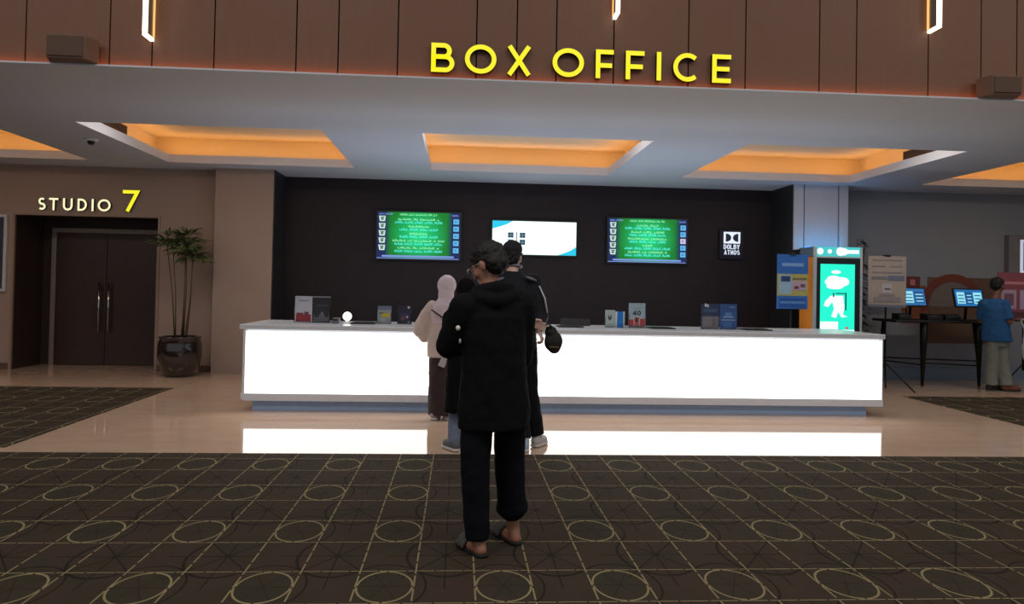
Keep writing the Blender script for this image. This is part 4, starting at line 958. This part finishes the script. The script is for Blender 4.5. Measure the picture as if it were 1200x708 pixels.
tag(b.box(-.035, .035, -.008, .008, -.085, .085, Mx).build('folded_paper', mat('grey_paper', (170, 168, 170), .6), base=(-.14, 8.09, .57), bevel=.002), 'pale grey folded paper at the hem of the beige blouse', 'paper')

# --- 5: boy in blue shirt at the tall table
J = dict(hipL=(8.13, 11.2, .8), hipR=(8.3, 11.2, .8), knL=(8.14, 11.2, .44), knR=(8.31, 11.17, .44), anL=(8.13, 11.2, .085), anR=(8.33, 11.12, .085), toeL=(8.03, 11.3, 0), toeR=(8.5, 11.1, 0),
         shL=(8.06, 11.28, 1.32), shR=(8.27, 11.12, 1.32), elL=(8.08, 11.36, 1.05), elR=(8.31, 11.05, 1.05), wrL=(8.28, 11.44, 1.1), wrR=(8.4, 11.1, 1.1), head=(8.24, 11.22, 1.6), handL=((.9, -.1, .1), (0, 0, -1), 1, .3), handR=((.9, .2, .0), (0, 0, -1), -1, .3))
J['toeL'] = (8.28, 11.22, 0)
o, R = body('boy in a blue T-shirt and grey trousers standing at the pink board stand', J, SKIN['brown'], -1.0, -1.25, -.15, voxel=.007, hs=1.0)
hair_cap(o, J['head'], R, 1.03, HAIR)
b = MB(); b.loft([(8.22, 11.2, .75, .205, .15), (8.21, 11.2, .9, .195, .145), (8.19, 11.2, 1.1, .18, .13), (8.18, 11.2, 1.26, .18, .12), (8.18, 11.2, 1.36, .14, .09), (8.2, 11.2, 1.41, .075, .07)], -.6)
b.chain([J['shL'], mid(J['shL'], J['elL'], .85)], [.08, .075], True); b.chain([J['shR'], mid(J['shR'], J['elR'], .85)], [.08, .075], True)
organic(b, 't_shirt', mat('blue_t_shirt', (26, 84, 136), .85), o, voxel=.009, smooth=4, fold=.018)
b = MB(); b.loft([(8.22, 11.2, .68, .16, .125), (8.22, 11.2, .88, .16, .12)], -.6)
b.chain([(8.165, 11.2, .74), (8.145, 11.2, .44), (8.13, 11.2, .085)], [.1, .092, .086], True); b.chain([(8.28, 11.18, .74), (8.3, 11.17, .44), (8.32, 11.13, .085)], [.1, .094, .088], True)
organic(b, 'trousers', mat('pale_grey_trousers', (118, 122, 116), .9), o, voxel=.009, smooth=3, fold=.02)
shoe(o, J['anL'], J['toeL'], M_BLACK, M_BLACK, 'shoe')
shoe(o, J['anR'], J['toeR'], mat('rust_sandal', (110, 60, 48), .7), M_BLACK, 'shoe')['label'] = 'rust coloured shoe'
b = MB(); b.ell((8.49, 10.96, .66), (.055, .045, .1)); b.ell((8.5, 10.96, .58), (.05, .04, .1)); b.tube([(8.48, 10.97, .74), (8.5, 10.99, .95), (8.5, 11.06, 1.08)], [.02, .01, .006], 8)
o = organic(b, 'plastic_bag', mat('white_plastic_bag', (176, 184, 190), .3), None, base=(8.44, 11.0, .5), voxel=.006, smooth=2, fold=.02)
tag(o, 'white plastic bag hanging at the right hip of the boy in blue', 'bag')
